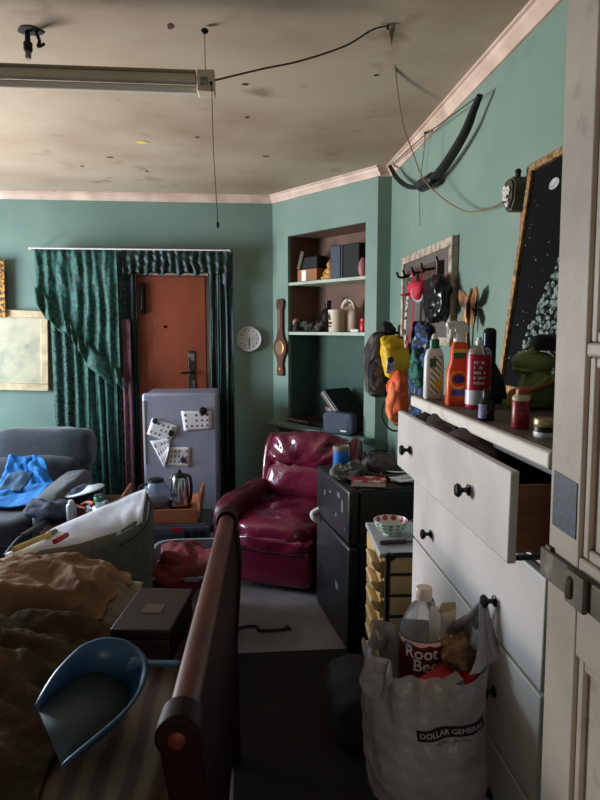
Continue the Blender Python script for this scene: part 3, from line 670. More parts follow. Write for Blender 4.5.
for i in range(3):
    z = FT + .0025 + i * .0046
    p = thing('envelope', ['lowest of the three envelopes piled on the mini fridge near the dresser', 'middle envelope of the pile on the mini fridge near the dresser', 'topmost envelope of the pile on the mini fridge near the dresser'][i], 'envelope', (.82, 2.95, z), R(-14 + 17 * i), group='envelopes on the mini fridge')
    B(-.11, .11, -.055, .055, 0, .004).build('paper', M['paper'] if i != 1 else mat('grey_paper', (150, 150, 158), .7), p)
    B(-.08, .02, -.02, .0, .004, .0044).build('window_patch', mat('envelope_window', (140, 146, 160), .3), p)
wr_ = MB().tube(smooth_path([(.0, 0, .03), (.05, .03, .05), (.10, -.02, .045), (.05, -.06, .05), (-.06, -.02, .04), (-.10, .04, .03), (-.14, .03, .015)]), .003)
wr_.build('loose_wire', mat('white_wire', (206, 206, 210), .5), label='loose white wire coiled on top of the envelopes', cat='wire', loc=(.80, 2.98, FT))
bcn = thing('blue_tin', 'blue tin with a silver rim at the back of the mini fridge', 'tin', (.50, 3.20, FT), 0)
MB().lathe([(.042, 0), (.044, .004), (.044, .105)], n=28).build('tin', mat('blue_tin', (34, 108, 186), .35), bcn)
MB().lathe([(.0445, .105), (.0455, .108), (.0455, .125), (.041, .13), (.038, .125), (.0, .125)], n=28).build('rim', mat('grey_rim', (130, 120, 112), .5), bcn)

# ================================================================ drawer cart
M['yellowply'] = mat('cream_yellow_plastic', (204, 172, 120), .5, (188, 154, 102), 4)
ct = thing('drawer_cart', 'cream yellow five-drawer cart with a black wire frame beside the dresser', 'cart', (.468, 2.10, 0), R(-3))
CZ = .752
B(0, .40, 0, .36, CZ - .02, CZ).build('top', mat('pale_grey_top', (176, 178, 182), .4, (150, 152, 158), 6), ct, bevel=.005)
B(.02, .40, .01, .35, .30, CZ - .02).build('body', M['yellowply'], ct)
for k in range(6):
    z0 = CZ - .03 - .074 * (k + 1)
    o = B(.005, .02, .012, .348, z0 + .004, z0 + .07).build('drawer', M['yellowply'], ct, bevel=.004)
    MB().prism([(.006, .022), (-.012, .034), (-.026, .058), (-.028, .068), (-.018, .071), (.006, .060)], lambda a, b, d: (a, d, z0 + b), .015, .15).build('lip', M['yellowply'], o, bevel=.004)
z0 = CZ - .03
fp = [(.028, -.02, .02), (.028, -.02, CZ - .05), (.034, -.02, CZ - .02), (.05, -.02, CZ - .005), (.07, -.02, CZ + .0), (.38, -.02, CZ + .0), (.40, -.02, CZ - .02), (.405, -.02, CZ - .05), (.405, -.02, .02)]
MB().tube(smooth_path(fp, 4), .0095).build('frame_hoop', M['iron'], ct)
for k in range(5):
    z = CZ - .072 - .078 * k
    MB().tube([(.03, -.02, z), (.404, -.02, z)], .006).build('cross_bar', M['iron'], ct)
for x in (.028, .405): MB().cyl((x, .37, .02), (x, .37, CZ - .02), .008).build('post', M['iron'], ct)
for x in (.028, .405):
    for y in (-.02, .37): MB().lathe([(.012, 0), (.02, .006), (.02, .02), (.01, .03)], (x, y, 0), 14).build('caster', M['black'], ct)
bw = thing('bowl', 'white bowl with green checks and red spots on the cart', 'bowl', (.555, 2.30, CZ + .0005))
bcx, bcy = 0, 0
MB().lathe([(.028, 0), (.030, .008), (.050, .022), (.062, .042), (.066, .058), (.064, .0585), (.059, .042), (.047, .025), (.025, .013), (0, .012)], n=40).build('bowl_wall', mat('white_glaze', (222, 222, 216), .25), bw)
mb = MB()
for k in range(11):
    a = 2 * PI * k / 11; r = .0615
    c = Vector((.0608 * math.cos(a), .0608 * math.sin(a), .047)); t = Vector((-math.sin(a), math.cos(a), 0)); n_ = Vector((math.cos(a), math.sin(a), -.35)).normalized(); w_ = n_.cross(t)
    mb.rings([[c + (t * math.cos(q) + w_ * math.sin(q)) * (.0115 * kk) - n_ * (.0015 + .001 * (1 - kk)) for q in [2 * PI * j / 12 for j in range(12)]] for kk in (1, .3)])
    c2 = c
mb.build('red_spots', mat('red_spot', (196, 44, 60), .3), bw)
mb = MB()
for k in range(14):
    a = 2 * PI * k / 14
    for z, r in ((.020, .0475), (.036, .0595), (.05, .0648)):
        d = Vector((math.cos(a), math.sin(a), 0)); t = Vector((-d.y, d.x, 0)); c = d * (r + .0015) + Vector((0, 0, z))
        mb.add([c - t * .006 + Vector((0, 0, -.005)) - d * .003, c + t * .006 + Vector((0, 0, -.005)) - d * .003, c + t * .006 + Vector((0, 0, .005)) + d * .001, c - t * .006 + Vector((0, 0, .005)) + d * .001], [(0, 1, 2, 3)])
mb.build('green_checks', mat('green_check', (84, 164, 110), .3), bw, smooth=False)
spn = thing('spoon', 'spoon handle sticking out of the spotted bowl', 'spoon', (.60, 2.30, CZ + .02))
MB().tube([(-.03, 0, .002), (.02, 0, .026), (.085, -.005, .060)], [.004, .003, .0045], flat=.5).build('handle', M['steel'], spn)
MB().soft((-.035, 0, .006), (.018, .012, .004), 2).build('spoon_bowl', M['steel'], spn, ang=0)
kn = thing('kitchen_knife', 'knife with a brown handle lying on the cart before the bowl', 'knife', (.56, 2.185, CZ + .001), R(4))
MB().box(-.075, .03, -.010, .010, .002, .016).build('handle', mat('knife_handle', (66, 40, 34), .45, (40, 26, 24), 10), kn, bevel=.004)
MB().prism([(.03, -.010), (.14, -.010), (.165, .0), (.15, .008), (.03, .010)], lambda a, b, d: (a, b, d), .006, .009).build('blade', mat('dull_blade', (70, 70, 76), .3, metal=.8), kn)

# ================================================================ white chest of drawers
ZT = 1.327
XF = .56
ch = thing('chest_of_drawers', 'tall white chest of drawers with its top drawer pulled open on the right', 'dresser', (.78, 1.54, 0))
B(.545, 1.005, 1.060, 2.01, ZT - .034, ZT).build('top', [M['whiteedge']], ch, world=True, bevel=.006)
M['dusttop'] = mat('dusty_brown_top', (112, 96, 88), .6, (90, 76, 70), 6)
B(.556, 1.004, 1.066, 2.005, ZT, ZT + .0015).build('top_mat', M['dusttop'], ch, world=True, smooth=False)
for y0, y1 in ((1.086, 1.104), (1.976, 1.994)):
    B(.578, 1.0, y0, y1, 0, ZT - .034).build('side_panel', M['white'], ch, world=True, bevel=.003)
B(.99, 1.0, 1.104, 1.976, .06, ZT - .034).build('back_panel', M['brownwood'], ch, world=True)
B(.585, .99, 1.104, 1.976, .06, .08).build('bottom_panel', M['brownwood'], ch, world=True)
B(.58, .60, 1.104, 1.976, 0, .075).build('plinth', M['white'], ch, world=True)
B(.578, .60, 1.104, 1.976, 1.272, ZT - .034).build('top_rail', M['white'], ch, world=True)
B(.585, .99, 1.104, 1.976, 1.074, 1.086).build('divider', M['whiteedge'], ch, world=True)
M['drawerwood'] = mat('drawer_side_wood', (150, 96, 60), .5, (120, 72, 44), 5, vec=(1, 1, 8))
def knob(parent, x, y, z):
    k = MB(); k.M = Matrix.Translation((x, y, z)) @ Matrix.Rotation(-PI / 2, 4, 'Y')
    k.lathe([(.013, 0), (.013, .003), (.006, .006), (.0055, .016), (.014, .021), (.016, .026), (.013, .031), (.0, .033)], n=20)
    k.build('knob', mat('pewter_knob', (52, 48, 48), .3, metal=.8) if 'pewter_knob' not in bpy.data.materials else bpy.data.materials['pewter_knob'], parent, world=True)
rows = [(1.100, 1.282, .495), (.850, 1.080, XF), (.602, .842, XF), (.340, .594, XF), (.085, .332, XF)]
kn_y = (1.325, 1.83)
for i, (z0, z1, xf) in enumerate(rows):
    dr = B(xf, xf + .018, 1.104 if i == 0 else 1.078, 1.976 if i == 0 else 2.0, z0, z1).build('drawer', M['white'], ch, world=True, bevel=.004)
    xb = xf + .018
    if i == 0:
        B(xb, .96, 1.112, 1.122, z0 + .02, z1 - .03).build('drawer_side', M['drawerwood'], dr, world=True)
        B(xb, .96, 1.956, 1.966, z0 + .02, z1 - .03).build('drawer_side', M['drawerwood'], dr, world=True)
        B(xb, .96, 1.122, 1.956, z0 + .022, z0 + .03).build('drawer_floor', M['drawerwood'], dr, world=True)
        B(.95, .96, 1.122, 1.956, z0 + .03, z1 - .03).build('drawer_back', M['drawerwood'], dr, world=True)
        B(xb + .0, .60, 1.106, 1.111, z0 + .006, z0 + .016).build('runner', M['steel'], dr, world=True)
    zk = (z0 + z1) / 2 - (.005 if i == 0 else .0)
    for q, y in enumerate(kn_y):
        p = at(((469, 410), (495, 431))[min(i, 1)][q], ((490, 450), (601, 534))[min(i, 1)][q], X=xf) if i < 2 else Vector((xf, (1.29, 1.77)[q], zk))
        knob(dr, xf, p.y, p.z)
dc = MB().soft((0, 0, .045), (.05, .30, .04), 2.6, wr=.03, ws=12, seed=5, n=40)
dc.build('folded_clothes', mat('dark_mauve_clothes', (70, 48, 48), .9, (40, 34, 36), 9, bump=.3), label='dark crumpled clothes inside the open top drawer', cat='clothes', loc=Vector((.555, 1.62, 1.205)), ang=0)

# ---------------------------------------------------------------- things standing on the chest
Z1 = ZT + .0016
def on(px, py): return at(px, py, Z=Z1)
M['orange'] = mat('orange_plastic', (232, 84, 34), .35); M['greencap'] = mat('green_cap', (26, 108, 72), .4)
c = at(433, 402, Z=Z1); c.y = 1.90; c.x = .585
wb = thing('squeeze_bottle', 'white squeeze bottle with a green cap, at the far end of the dresser top', 'bottle', (.588, 1.90, Z1))
MB().rings([rr(0, 0, hx, hy, z, 32, 3) for hx, hy, z in ((.028, .016, 0), (.031, .019, .006), (.031, .019, .09), (.030, .019, .13), (.024, .017, .152), (.013, .012, .160))]).build('body', M['whiteplastic'], wb, ang=60)
MB().lathe([(.014, .158), (.015, .162), (.015, .184), (.012, .187)], n=20).build('cap', M['greencap'], wb)
MB().lathe([(.010, .187), (.009, .196), (.004, .204), (0, .205)], n=16).build('nozzle', M['whiteplastic'], wb)
lab = MB()
lab.rings([[Vector((x, -.0197 + .0006 + (.006 * (abs(x) / .026) ** 4), z)) for x in [-.026 + .052 * k / 8 for k in range(9)]] for z in (.02, .135)], cap=False, close=False)
lab.build('label', mat('green_striped_label', (232, 236, 226), .4, (60, 146, 92), 32, .62, .7, wave='DIAGONAL'), wb, ang=0)
MB().box(-.02, .0, -.0215, -.0195, .10, .128).build('badge', M['greencap'], wb); MB().box(.0, .018, -.0215, -.0195, .035, .06).build('badge', mat('yellow_badge', (226, 186, 60), .4), wb)

ob = thing('spray_bottle', 'bright orange spray bottle with a white trigger head on the dresser', 'spray bottle', (.610, 1.735, Z1), R(-4))
MB().rings([rr(0, 0, hx, hy, z, 36, 3.2) for hx, hy, z in ((.033, .02, 0), (.036, .023, .006), (.036, .023, .075), (.034, .022, .10), (.026, .019, .125), (.0245, .018, .165), (.020, .016, .178), (.014, .014, .184))]).build('body', M['orange'], ob, ang=60)
MB().lathe([(.0165, .182), (.0175, .186), (.0175, .205), (.013, .210)], n=24).build('collar', M['whiteplastic'], ob)
hd = MB().rings([rr(x, 0, .0001 + 0, 0, 0, 4) for x in (0,)], cap=False) if False else MB()
hd.prism([(-.038, .222), (-.040, .236), (-.02, .242), (.012, .241), (.022, .228), (.022, .208), (-.010, .208), (-.012, .220)], lambda a, b, d: (a, d, b), -.012, .012)
hd.build('trigger_head', M['whiteplastic'], ob, bevel=.004)
MB().prism([(-.018, .219), (-.028, .218), (-.030, .196), (-.026, .190), (-.022, .200), (-.014, .212)], lambda a, b, d: (a, d, b), -.006, .006).build('trigger', M['whiteplastic'], ob, bevel=.002)
def disc(name, m, parent, cx, cz, r, y, ry=1.0): 
    return MB().rings([[Vector((cx + r * math.cos(a), yy, cz + r * ry * math.sin(a))) for a in [2 * PI * k / 28 for k in range(28)]] for yy in (y + .0015, y)]).build(name, m, parent)
o = disc('badge', mat('badge_yellow', (244, 190, 50), .4), ob, -.006, .075, .026, -.0248)
disc('badge_ring', mat('badge_orange', (224, 70, 30), .4), o, -.006, .075, .020, -.0258); disc('badge_core', mat('badge_blue', (34, 56, 140), .4), o, -.006, .077, .0165, -.0268, .75)
MB().box(-.026, .022, -.0243, -.0225, .030, .046).build('label_band', bpy.data.materials['badge_blue'], ob)
MB().box(-.020, .022, -.0198, -.0178, .135, .152).build('green_label', M['greencap'], ob); MB().box(-.020, .022, -.0198, -.0178, .152, .162).build('yellow_label', bpy.data.materials['badge_yellow'], ob)

M['crimson'] = mat('crimson_can', (168, 20, 52), .3, metal=.2)
rcn = thing('aerosol_can', 'large crimson and white aerosol can on the dresser beside the orange bottle', 'spray can', (.642, 1.665, Z1))
MB().lathe([(.033, 0), (.034, .004), (.034, .145), (.033, .15)], n=36).build('can', [mat('crimson_white_can', (168, 20, 52), .3, (214, 206, 208), 11, .60, .63)], rcn)
MB().lathe([(.0343, .012), (.0343, .052)], n=36, cap=False).build('lower_label', mat('grey_white_label', (206, 200, 206), .35, (70, 58, 76), 22, .52, .6), rcn)
MB().lathe([(.0335, .15), (.030, .162), (.020, .172), (.014, .175)], n=32).build('shoulder', M['steel'], rcn)
MB().lathe([(.010, .174), (.010, .186), (.007, .188), (.006, .196), (0, .197)], n=18).build('nozzle', M['whiteplastic'], rcn)
mb = MB(); rnd = random.Random(4)
for row in range(5):
    z = .128 - row * .014; a0 = -2.3
    for q in range(6):
        da = rnd.uniform(.06, .13)
        if rnd.random() < .8: mb.rings([[Vector((.0344 * math.cos(a), .0344 * math.sin(a), zz)) for a in (a0, a0 + da * .5, a0 + da)] for zz in (z - .0035, z + .0035)], cap=False, close=False)
        a0 += da + .05
mb.build('white_print', M['whiteplastic'], rcn, ang=0)
sb = thing('small_bottle', 'small dark bottle with a lavender label in front of the crimson can', 'bottle', tuple(on(486, 420)))
MB().lathe([(.0175, 0), (.019, .003), (.019, .040), (.014, .048), (.009, .051)], n=24).build('bottle', mat('dark_glass', (26, 22, 28), .15), sb)
MB().lathe([(.0095, .050), (.0105, .052), (.0105, .072), (.009, .074), (0, .0745)], n=20).build('cap', M['black'], sb)
MB().rings([[Vector((.0194 * math.cos(a), .0194 * math.sin(a), z)) for a in [R(170) + R(80) * k / 8 for k in range(9)]] for z in (.006, .040)], cap=False, close=False).build('label', mat('lavender_label', (132, 120, 168), .5, (90, 80, 124), 40), sb, ang=0)
fb = thing('flared_bottle', 'black flared bottle with a tall glossy neck behind the crimson can', 'bottle', (.725, 1.80, Z1))
MB().lathe([(.055, 0), (.058, .006), (.050, .05), (.032, .095), (.021, .115)], n=32).build('base', M['blackmat'], fb)
MB().lathe([(.0195, .112), (.0195, .205), (.0185, .214), (.012, .221), (0, .223)], n=28).build('neck', mat('gunmetal', (44, 44, 50), .18, metal=.7), fb)
rs_ = thing('small_can', 'small dark red tin with a pale cap near the front of the dresser top', 'tin', tuple(on(520, 428)))
MB().lathe([(.0185, 0), (.0195, .002), (.0195, .060), (.018, .063)], n=28).build('tin', mat('deep_red_tin', (128, 18, 32), .35, (150, 34, 44), 30, wave='Z', lo=.6, hi=.9), rs_)
MB().lathe([(.0185, .062), (.0195, .064), (.0195, .069), (.013, .075)], n=24).build('rim', mat('cream_rim', (206, 192, 160), .4), rs_)
MB().lathe([(.012, .075), (.012, .086), (.008, .090), (0, .091)], n=20).build('cap', mat('pinkish_cap', (184, 110, 84), .4, (140, 40, 36), 30), rs_)
jr = thing('cream_jar', 'squat jar with a gold lid at the door end of the dresser top', 'jar', tuple(on(545, 437)))
MB().lathe([(.021, 0), (.023, .003), (.023, .013), (.021, .016)], n=28).build('jar', M['whiteplastic'], jr)
MB().lathe([(.0235, .012), (.0235, .022)], n=28, cap=False).build('band', M['black'], jr)
MB().lathe([(.022, .022), (.0235, .024), (.0235, .037), (.022, .039), (0, .0395)], n=28).build('lid', mat('pale_gold_lid', (206, 176, 134), .3, metal=.6), jr)

# frog figurine playing a guitar
M['frog'] = mat('frog_green_glaze', (150, 160, 100), .35, (112, 126, 74), 12, c3=(196, 190, 140), scale3=14, amt3=.5)
fo = tuple(on(536, 408))
fgf = thing('frog_figurine', 'green frog figurine in a black hat playing an orange guitar on the dresser', 'figurine', fo, R(-18))
bm_ = MB()
bm_.lathe([(.035, 0), (.050, .012), (.056, .035), (.050, .07), (.036, .095), (.034, .105)], n=28, sy=.85)
bm_.soft((-.008, -.006, .128), (.050, .042, .030), 2.3, n=32, m=20, fn=lambda p: p + Vector((-.012 if p.x < 0 else 0, 0, 0)))
bm_.soft((-.018, -.026, .155), (.015, .014, .014), 2); bm_.soft((-.018, .022, .155), (.015, .014, .014), 2)
bm_.soft((-.034, -.008, .108), (.034, .034, .014), 2.2)
bm_.build('body', M['frog'], fgf, ang=60)
MB().tube(smooth_path([(.02, -.04, .085), (-.01, -.065, .06), (-.045, -.065, .05)]), [.013] * 9 + [.010] * 8, n=10).build('arm', M['frog'], fgf)
MB().tube(smooth_path([(.03, -.035, .085), (.055, -.06, .085), (.045, -.075, .095)]), .011, n=10).build('arm', M['frog'], fgf)
for s in (-1, 1): MB().tube(smooth_path([(.0, s * .035, .03), (-.045, s * .05, .035), (-.06, s * .045, .006), (-.085, s * .05, .006)]), .012, n=10).build('leg', M['frog'], fgf)
MB().lathe([(.044, .160), (.046, .163), (.043, .167), (.037, .169), (.036, .182), (.030, .195), (.016, .203), (0, .205)], (.010, .0, 0), n=32, sy=.95).build('hat', M['blackmat'], fgf)
gm = MB()
for cx_, cz_, r_ in ((-.062, .038, .024), (-.040, .050, .018)):
    gm.rings([[Vector((cx_ + r_ * math.cos(a), y, cz_ + r_ * math.sin(a))) for a in [2 * PI * k / 24 for k in range(24)]] for y in (-.074, -.086)])
gt = gm.build('guitar', mat('orange_guitar', (222, 138, 62), .35), fgf)
MB().tube([(-.048, -.083, .046), (.07, -.088, .100)], .005, n=8).build('guitar_neck', mat('guitar_neck', (150, 84, 52), .4), gt)
MB().rings([[Vector((-.05 + .008 * math.cos(a), y, .045 + .008 * math.sin(a))) for a in [2 * PI * k / 16 for k in range(16)]] for y in (-.0865, -.0875)]).build('sound_hole', M['black'], gt)
lf = MB(); rnd = random.Random(9)
for k in range(46):
    p = Vector((rnd.uniform(-.05, .04), rnd.uniform(-.03, .03), rnd.uniform(.02, .095))); a = rnd.uniform(0, 6.28)
    d = Vector((math.cos(a), math.sin(a), rnd.uniform(.2, 1))).normalized() * .03; t = d.cross(Vector((0, 0, 1))).normalized() * .009
    lf.add([p, p + d * .5 + t, p + d, p + d * .5 - t], [(0, 1, 2, 3)])
for k in range(8): lf.tube([(0, 0, 0), (rnd.uniform(-.03, .03), rnd.uniform(-.02, .02), .08)], .0015, n=5)
lf.build('artificial_sprig', mat('dark_leaf', (36, 72, 44), .6), label='small dark green artificial sprig behind the spray bottles on the dresser', cat='plant', loc=Vector((.70, 1.93, Z1)), smooth=False)

# ================================================================ shopping bag on the knob, with its contents
KN = at(495, 601, X=XF); KN.x = XF - .028
BC = Vector((.430, 1.33, 0))
def bagp(a, t, off=0):
    """t 0 at the bottom .. 1 at the rim"""
    rim = .795 + .055 * max(0, math.cos(a)) ** 2 + .045 * max(0, -math.cos(a + .5)) ** 6 + .012 * math.sin(3 * a + 1)
    z = .43 + (rim - .43) * t
    prof = [(0, .25), (.04, .72), (.12, .9), (.35, 1.0), (.6, 1.02), (.85, .97), (1, .94)]
    for (t0, r0), (t1, r1) in zip(prof, prof[1:]):
        if t <= t1: r = r0 + (r1 - r0) * (t - t0) / (t1 - t0); break
    fold = .008 * math.sin(11 * a + 4 * t + 2 * math.sin(3 * a)) * t * t + .012 * noise.noise(Vector((math.cos(a) * 2.2, math.sin(a) * 2.2, z * 9))) + .008 * abs(noise.noise(Vector((math.cos(a) * 5, math.sin(a) * 5, z * 20))))
    rx, ry = .160 * r + fold + off, .128 * r + fold + off
    return Vector((min(BC.x + rx * math.cos(a), .522 + .25 * fold), BC.y + ry * math.sin(a), z))
M['bag'] = mat('grey_film', (176, 173, 174), .28, (150, 148, 150), 6, alpha=.80, bump=1.0, bscale=11, bdist=.03, trans=.0)
bag = thing('shopping_bag', 'grey plastic shopping bag hanging from a dresser knob, full of trash', 'bag', tuple(KN))
NB = 96
rings = [[bagp(2 * PI * k / NB, t) for k in range(NB)] for t in [q / 36 for q in range(37)]]
bmb = MB().rings([[BC + Vector((0, 0, .428)) + (p - BC - Vector((0, 0, .43))) * .1 for p in rings[0]]] + rings, cap=False)
bagbvh = BVHTree.FromPolygons([tuple(p) for p in bmb.v], bmb.f)
bmb.build('sack', M['bag'], bag, world=True, ang=0)
def strip(name, A, Bq, w0, w1, side, sag=0, n=14):
    A = Vector(A); Bq = Vector(Bq)
    def fn(u, v):
        p = A.lerp(Bq, v) + Vector((0, 0, -sag * math.sin(PI * v)))
        w = w0 + (w1 - w0) * v ** .7
        return p + side * ((u - .5) * w) + Vector((.006 * math.sin(u * 12 + v * 3), .006 * math.cos(u * 10), 0)) * (1 - .5 * v)
    return MB().grid(12, n, fn).build(name, M['bag'], bag, world=True, ang=0, solid=.0012)
strip('handle', bagp(R(-38), .98), KN + Vector((0, 0, -.004)), .12, .018, Vector((.85, .45, .1)).normalized(), sag=.02)
strip('handle', bagp(R(62), .98), KN + Vector((.006, .004, .0)), .10, .016, Vector((.8, -.5, -.1)).normalized(), sag=.015)
# the other pair of handles flops over the left rim
def flop(u, v):
    a = R(172) + R(52) * u
    p = bagp(a, 1.0); d = Vector((math.cos(a), math.sin(a), 0))
    h = .035 * math.sin(PI * min(v * 1.3, 1)) * (.5 + .8 * math.sin(PI * u))
    return p + d * (.010 * v + .008 * math.sin(u * 13 + v * 4)) + Vector((0, 0, h - .07 * v * v * math.sin(PI * u)))
MB().grid(30, 16, flop).build('slack_handle', M['bag'], bag, world=True, ang=0, solid=.0012)
def project_text(body, size, px, py, ang, m, name, depth=.0016, box=None, sub=None):
    ctr = at(px, py, Y=1.0); mb = MB()
    v, f = text_mesh(body, size) if body else box
    ca, sa = math.cos(ang), math.sin(ang); vv = []
    for p in v:
        q = Vector((p.x * ca - p.y * sa, 0, p.x * sa + p.y * ca))
        o_ = Vector((ctr.x, 1.0, ctr.z)) + q
        hit = bagbvh.ray_cast(o_, Vector((0, 1, 0)))
        pt = (hit[0] + hit[1] * (depth if hit[1].y < 0 else -depth)) if hit[0] is not None else Vector((o_.x, 1.22, o_.z))
        vv.append(pt)
    mb.add(vv, f); return mb.build(name, m, bag, world=True, smooth=False)
def gridbox(w, h, nu=40, nv=8):
    return ([Vector(((i / (nu - 1) - .5) * w, (j / (nv - 1) - .5) * h, 0)) for j in range(nv) for i in range(nu)],
            [[j * nu + i, j * nu + i + 1, (j + 1) * nu + i + 1, (j + 1) * nu + i] for j in range(nv - 1) for i in range(nu - 1)])
PXB, PYB = at(455, 732, Y=1.20), None
# the printed panel: placed on the near face of the sack
def px_on_bag(x, y):
    r = (_fw + _rt * ((x - 300) / FPX) + _up * ((400 - y) / FPX)).normalized()
    h = bagbvh.ray_cast(_C, r); return h[0] if h[0] is not None else at(x, y, Y=1.21)
bc_ = px_on_bag(452, 731)
_at_old = at
def on_bag(body, size, dz, ang, m, name, depth, box=None):
    mb = MB(); v, f = (text_mesh(body, size) if body else box); ca, sa = math.cos(ang), math.sin(ang); vv = []
    for p in v:
        px_, pz_ = p.x, p.y + dz
        q = Vector((bc_.x + px_ * ca - pz_ * sa, 1.0, bc_.z + px_ * sa + pz_ * ca))
        h = bagbvh.ray_cast(q, Vector((0, 1, 0)))
        vv.append((h[0] + Vector((0, -depth, 0))) if h[0] is not None else Vector((q.x, bc_.y, q.z)))
    mb.add(vv, f); return mb.build(name, m, bag, world=True, smooth=False)
pnl = on_bag(None, 0, 0, R(9), mat('black_print', (26, 24, 24), .5), 'printed_panel', .0018, gridbox(.150, .0255))
on_bag('DOLLAR GENERAL', .0168, 0, R(9), mat('grey_letters', (176, 172, 172), .5), 'lettering', .0030)
on_bag('save time. save money.', .0085, -.022, R(9), mat('dark_grey_letters', (84, 82, 82), .5), 'small_lettering', .0022)

# root beer bottle
bt = thing('soda_bottle', 'clear two-litre root beer bottle poking out of the shopping bag', 'bottle', (.418, 1.385, .605))
rb_ = .056
MB().lathe([(.035, 0), (.05, .008), (rb_, .03), (rb_, .215), (.053, .238), (.044, .262), (.030, .285), (.018, .298), (.0145, .303), (.0145, .312)], n=40).build('bottle', mat('clear_pet', (226, 222, 222), .08, trans=.82, ior=1.12), bt)
MB().lathe([(.019, .308), (.020, .310), (.020, .329), (.018, .332), (0, .3325)], n=28).build('cap', mat('cream_cap', (214, 190, 172), .4), bt)
MB().lathe([(.017, .302), (.019, .303), (.019, .306), (.017, .307)], n=24).build('neck_ring', mat('clear_ring', (214, 210, 210), .2), bt)
MB().lathe([(rb_ + .0006, .10), (rb_ + .0006, .222)], n=48, cap=False).build('label', mat('dark_red_label', (98, 18, 22), .35, (70, 12, 16), 6), bt)
def wrap(name, m, v, f, ang0, z0, rad, parent):
    mb = MB(); mb.add([Vector((rad * math.cos(ang0 + p.x / rad), rad * math.sin(ang0 + p.x / rad), z0 + p.y)) for p in v], f)
    return mb.build(name, m, parent, smooth=False)
AF = math.atan2(-1.385, -.418)
M['lettercream'] = mat('cream_lettering', (236, 228, 222), .4)
lt = text_mesh('Root', .040); wrap('lettering', M['lettercream'], *lt, AF - R(3), .192, rb_ + .0014, bt)
lt = text_mesh('Beer', .040); wrap('lettering', M['lettercream'], *lt, AF + R(16), .162, rb_ + .0014, bt)
mb = MB()
for k in range(40):
    a = 2 * PI * k / 40; b = 2 * PI * (k + 1) / 40; r = rb_ + .0012
    h0, h1 = .214 - .006 * abs(math.sin(a * 4)), .214 - .006 * abs(math.sin(b * 4))
    mb.add([(r * math.cos(a), r * math.sin(a), h0), (r * math.cos(b), r * math.sin(b), h1), (r * math.cos(b), r * math.sin(b), .220), (r * math.cos(a), r * math.sin(a), .220)], [(0, 1, 2, 3)])
mb.build('label_foam', mat('pale_pink_foam', (226, 188, 184), .4), bt)
cc = [Vector((.013 * math.cos(2 * PI * k / 20), .0085 * math.sin(2 * PI * k / 20), 0)) for k in range(20)]
wrap('blue_badge', mat('blue_oval', (52, 92, 150), .35), cc, [tuple(range(20))], AF - R(36), .208, rb_ + .0016, bt)
mb = MB()
for k in range(6): v = [Vector((x, y, 0)) for x in (-.010, .010) for y in (-.0012, .0012)]; v = [p + Vector((0, .0055 * k, 0)) for p in v]; mb.add([Vector(((rb_ + .0015) * math.cos(AF + R(62) + p.x / rb_), (rb_ + .0015) * math.sin(AF + R(62) + p.x / rb_), .165 + p.y)) for p in v], [(0, 2, 3, 1)])
mb.build('small_print', M['lettercream'], bt, smooth=False)
rbx = thing('snack_box', 'red and white cardboard box lying in the mouth of the shopping bag', 'box', (.458, 1.30, .728), R(14))
Mx = Matrix.Rotation(R(-22), 4, 'Y') @ Matrix.Rotation(R(16), 4, 'X')
MB().box(-.055, .055, -.035, .035, -.03, .045, M=Mx).build('carton', mat('red_carton', (196, 26, 34), .4), rbx, bevel=.002)
MB().box(-.035, .057, -.037, -.030, -.028, .02, M=Mx).build('white_label', M['paper'], rbx)
MB().box(-.05, .02, -.0365, -.01, .045, .062, M=Mx).build('torn_flap', mat('grey_brown_card', (150, 138, 128), .8), rbx)
MB().soft((0, 0, 0), (.042, .05, .040), 2.3, wr=.02, ws=38, seed=8, n=64, m=44).build('crumpled_paper_bag', mat('brown_paper', (142, 100, 66), .85, (84, 56, 38), 12, bump=.4, bscale=40), label='crumpled brown paper in the shopping bag beside the red carton', cat='paper', loc=Vector((.482, 1.325, .80)), ang=0)
cj = thing('carton_flap', 'pale carton standing behind the bottle in the shopping bag', 'carton', (.475, 1.42, .70), R(20))
MB().box(-.028, .028, -.02, .02, 0, .165).build('carton', mat('cream_carton', (206, 190, 168), .7), cj, bevel=.002)
MB().prism([(-.028, .165), (.028, .165), (.024, .185), (-.016, .190)], lambda a, b, d: (a, d, b), -.02, -.018).build('flap', mat('kraft_flap', (176, 150, 116), .8), cj)

# ================================================================ right wall: painting, butterfly, birdhouse, bow, board and bags
PB0, PT0 = Vector((.90, 2.11, ZT + .003)), Vector((.988, 2.158, 2.10))
pt = thing('painting', 'large night painting of a snowy fir in a thin gilt frame leaning on the dresser', 'painting', (.90, 1.70, ZT + .003))
pu = Vector((0, -1, 0)); pv = (PT0 - PB0); pv.y = 0; PH = pv.length; pv.normalize(); pn = pu.cross(pv).normalized()
if pn.x > 0: pn = -pn
PWD = .84
def pp(s, t, d=0): return PB0 + pu * s + pv * t + pn * d
def px_on_painting(x, y):
    r = _fw + _rt * ((x - 300) / FPX) + _up * ((400 - y) / FPX)
    k = (PB0 - _C).dot(pn) / r.dot(pn); q = _C + r * k - PB0
    return q.dot(pu), q.dot(pv)
def pbox(mb, s0, s1, t0, t1, d0, d1):
    v = [pp(s, t, d) for s in (s0, s1) for t in (t0, t1) for d in (d0, d1)]
    return mb.add(v, [(0, 1, 3, 2), (4, 6, 7, 5), (0, 4, 5, 1), (2, 3, 7, 6), (0, 2, 6, 4), (1, 5, 7, 3)])
mb = MB(); fw_ = .026
for q in ((0, PWD, 0, fw_), (0, PWD, PH - fw_, PH), (0, fw_, fw_, PH - fw_), (PWD - fw_, PWD, fw_, PH - fw_)): pbox(mb, *q, 0, .022)
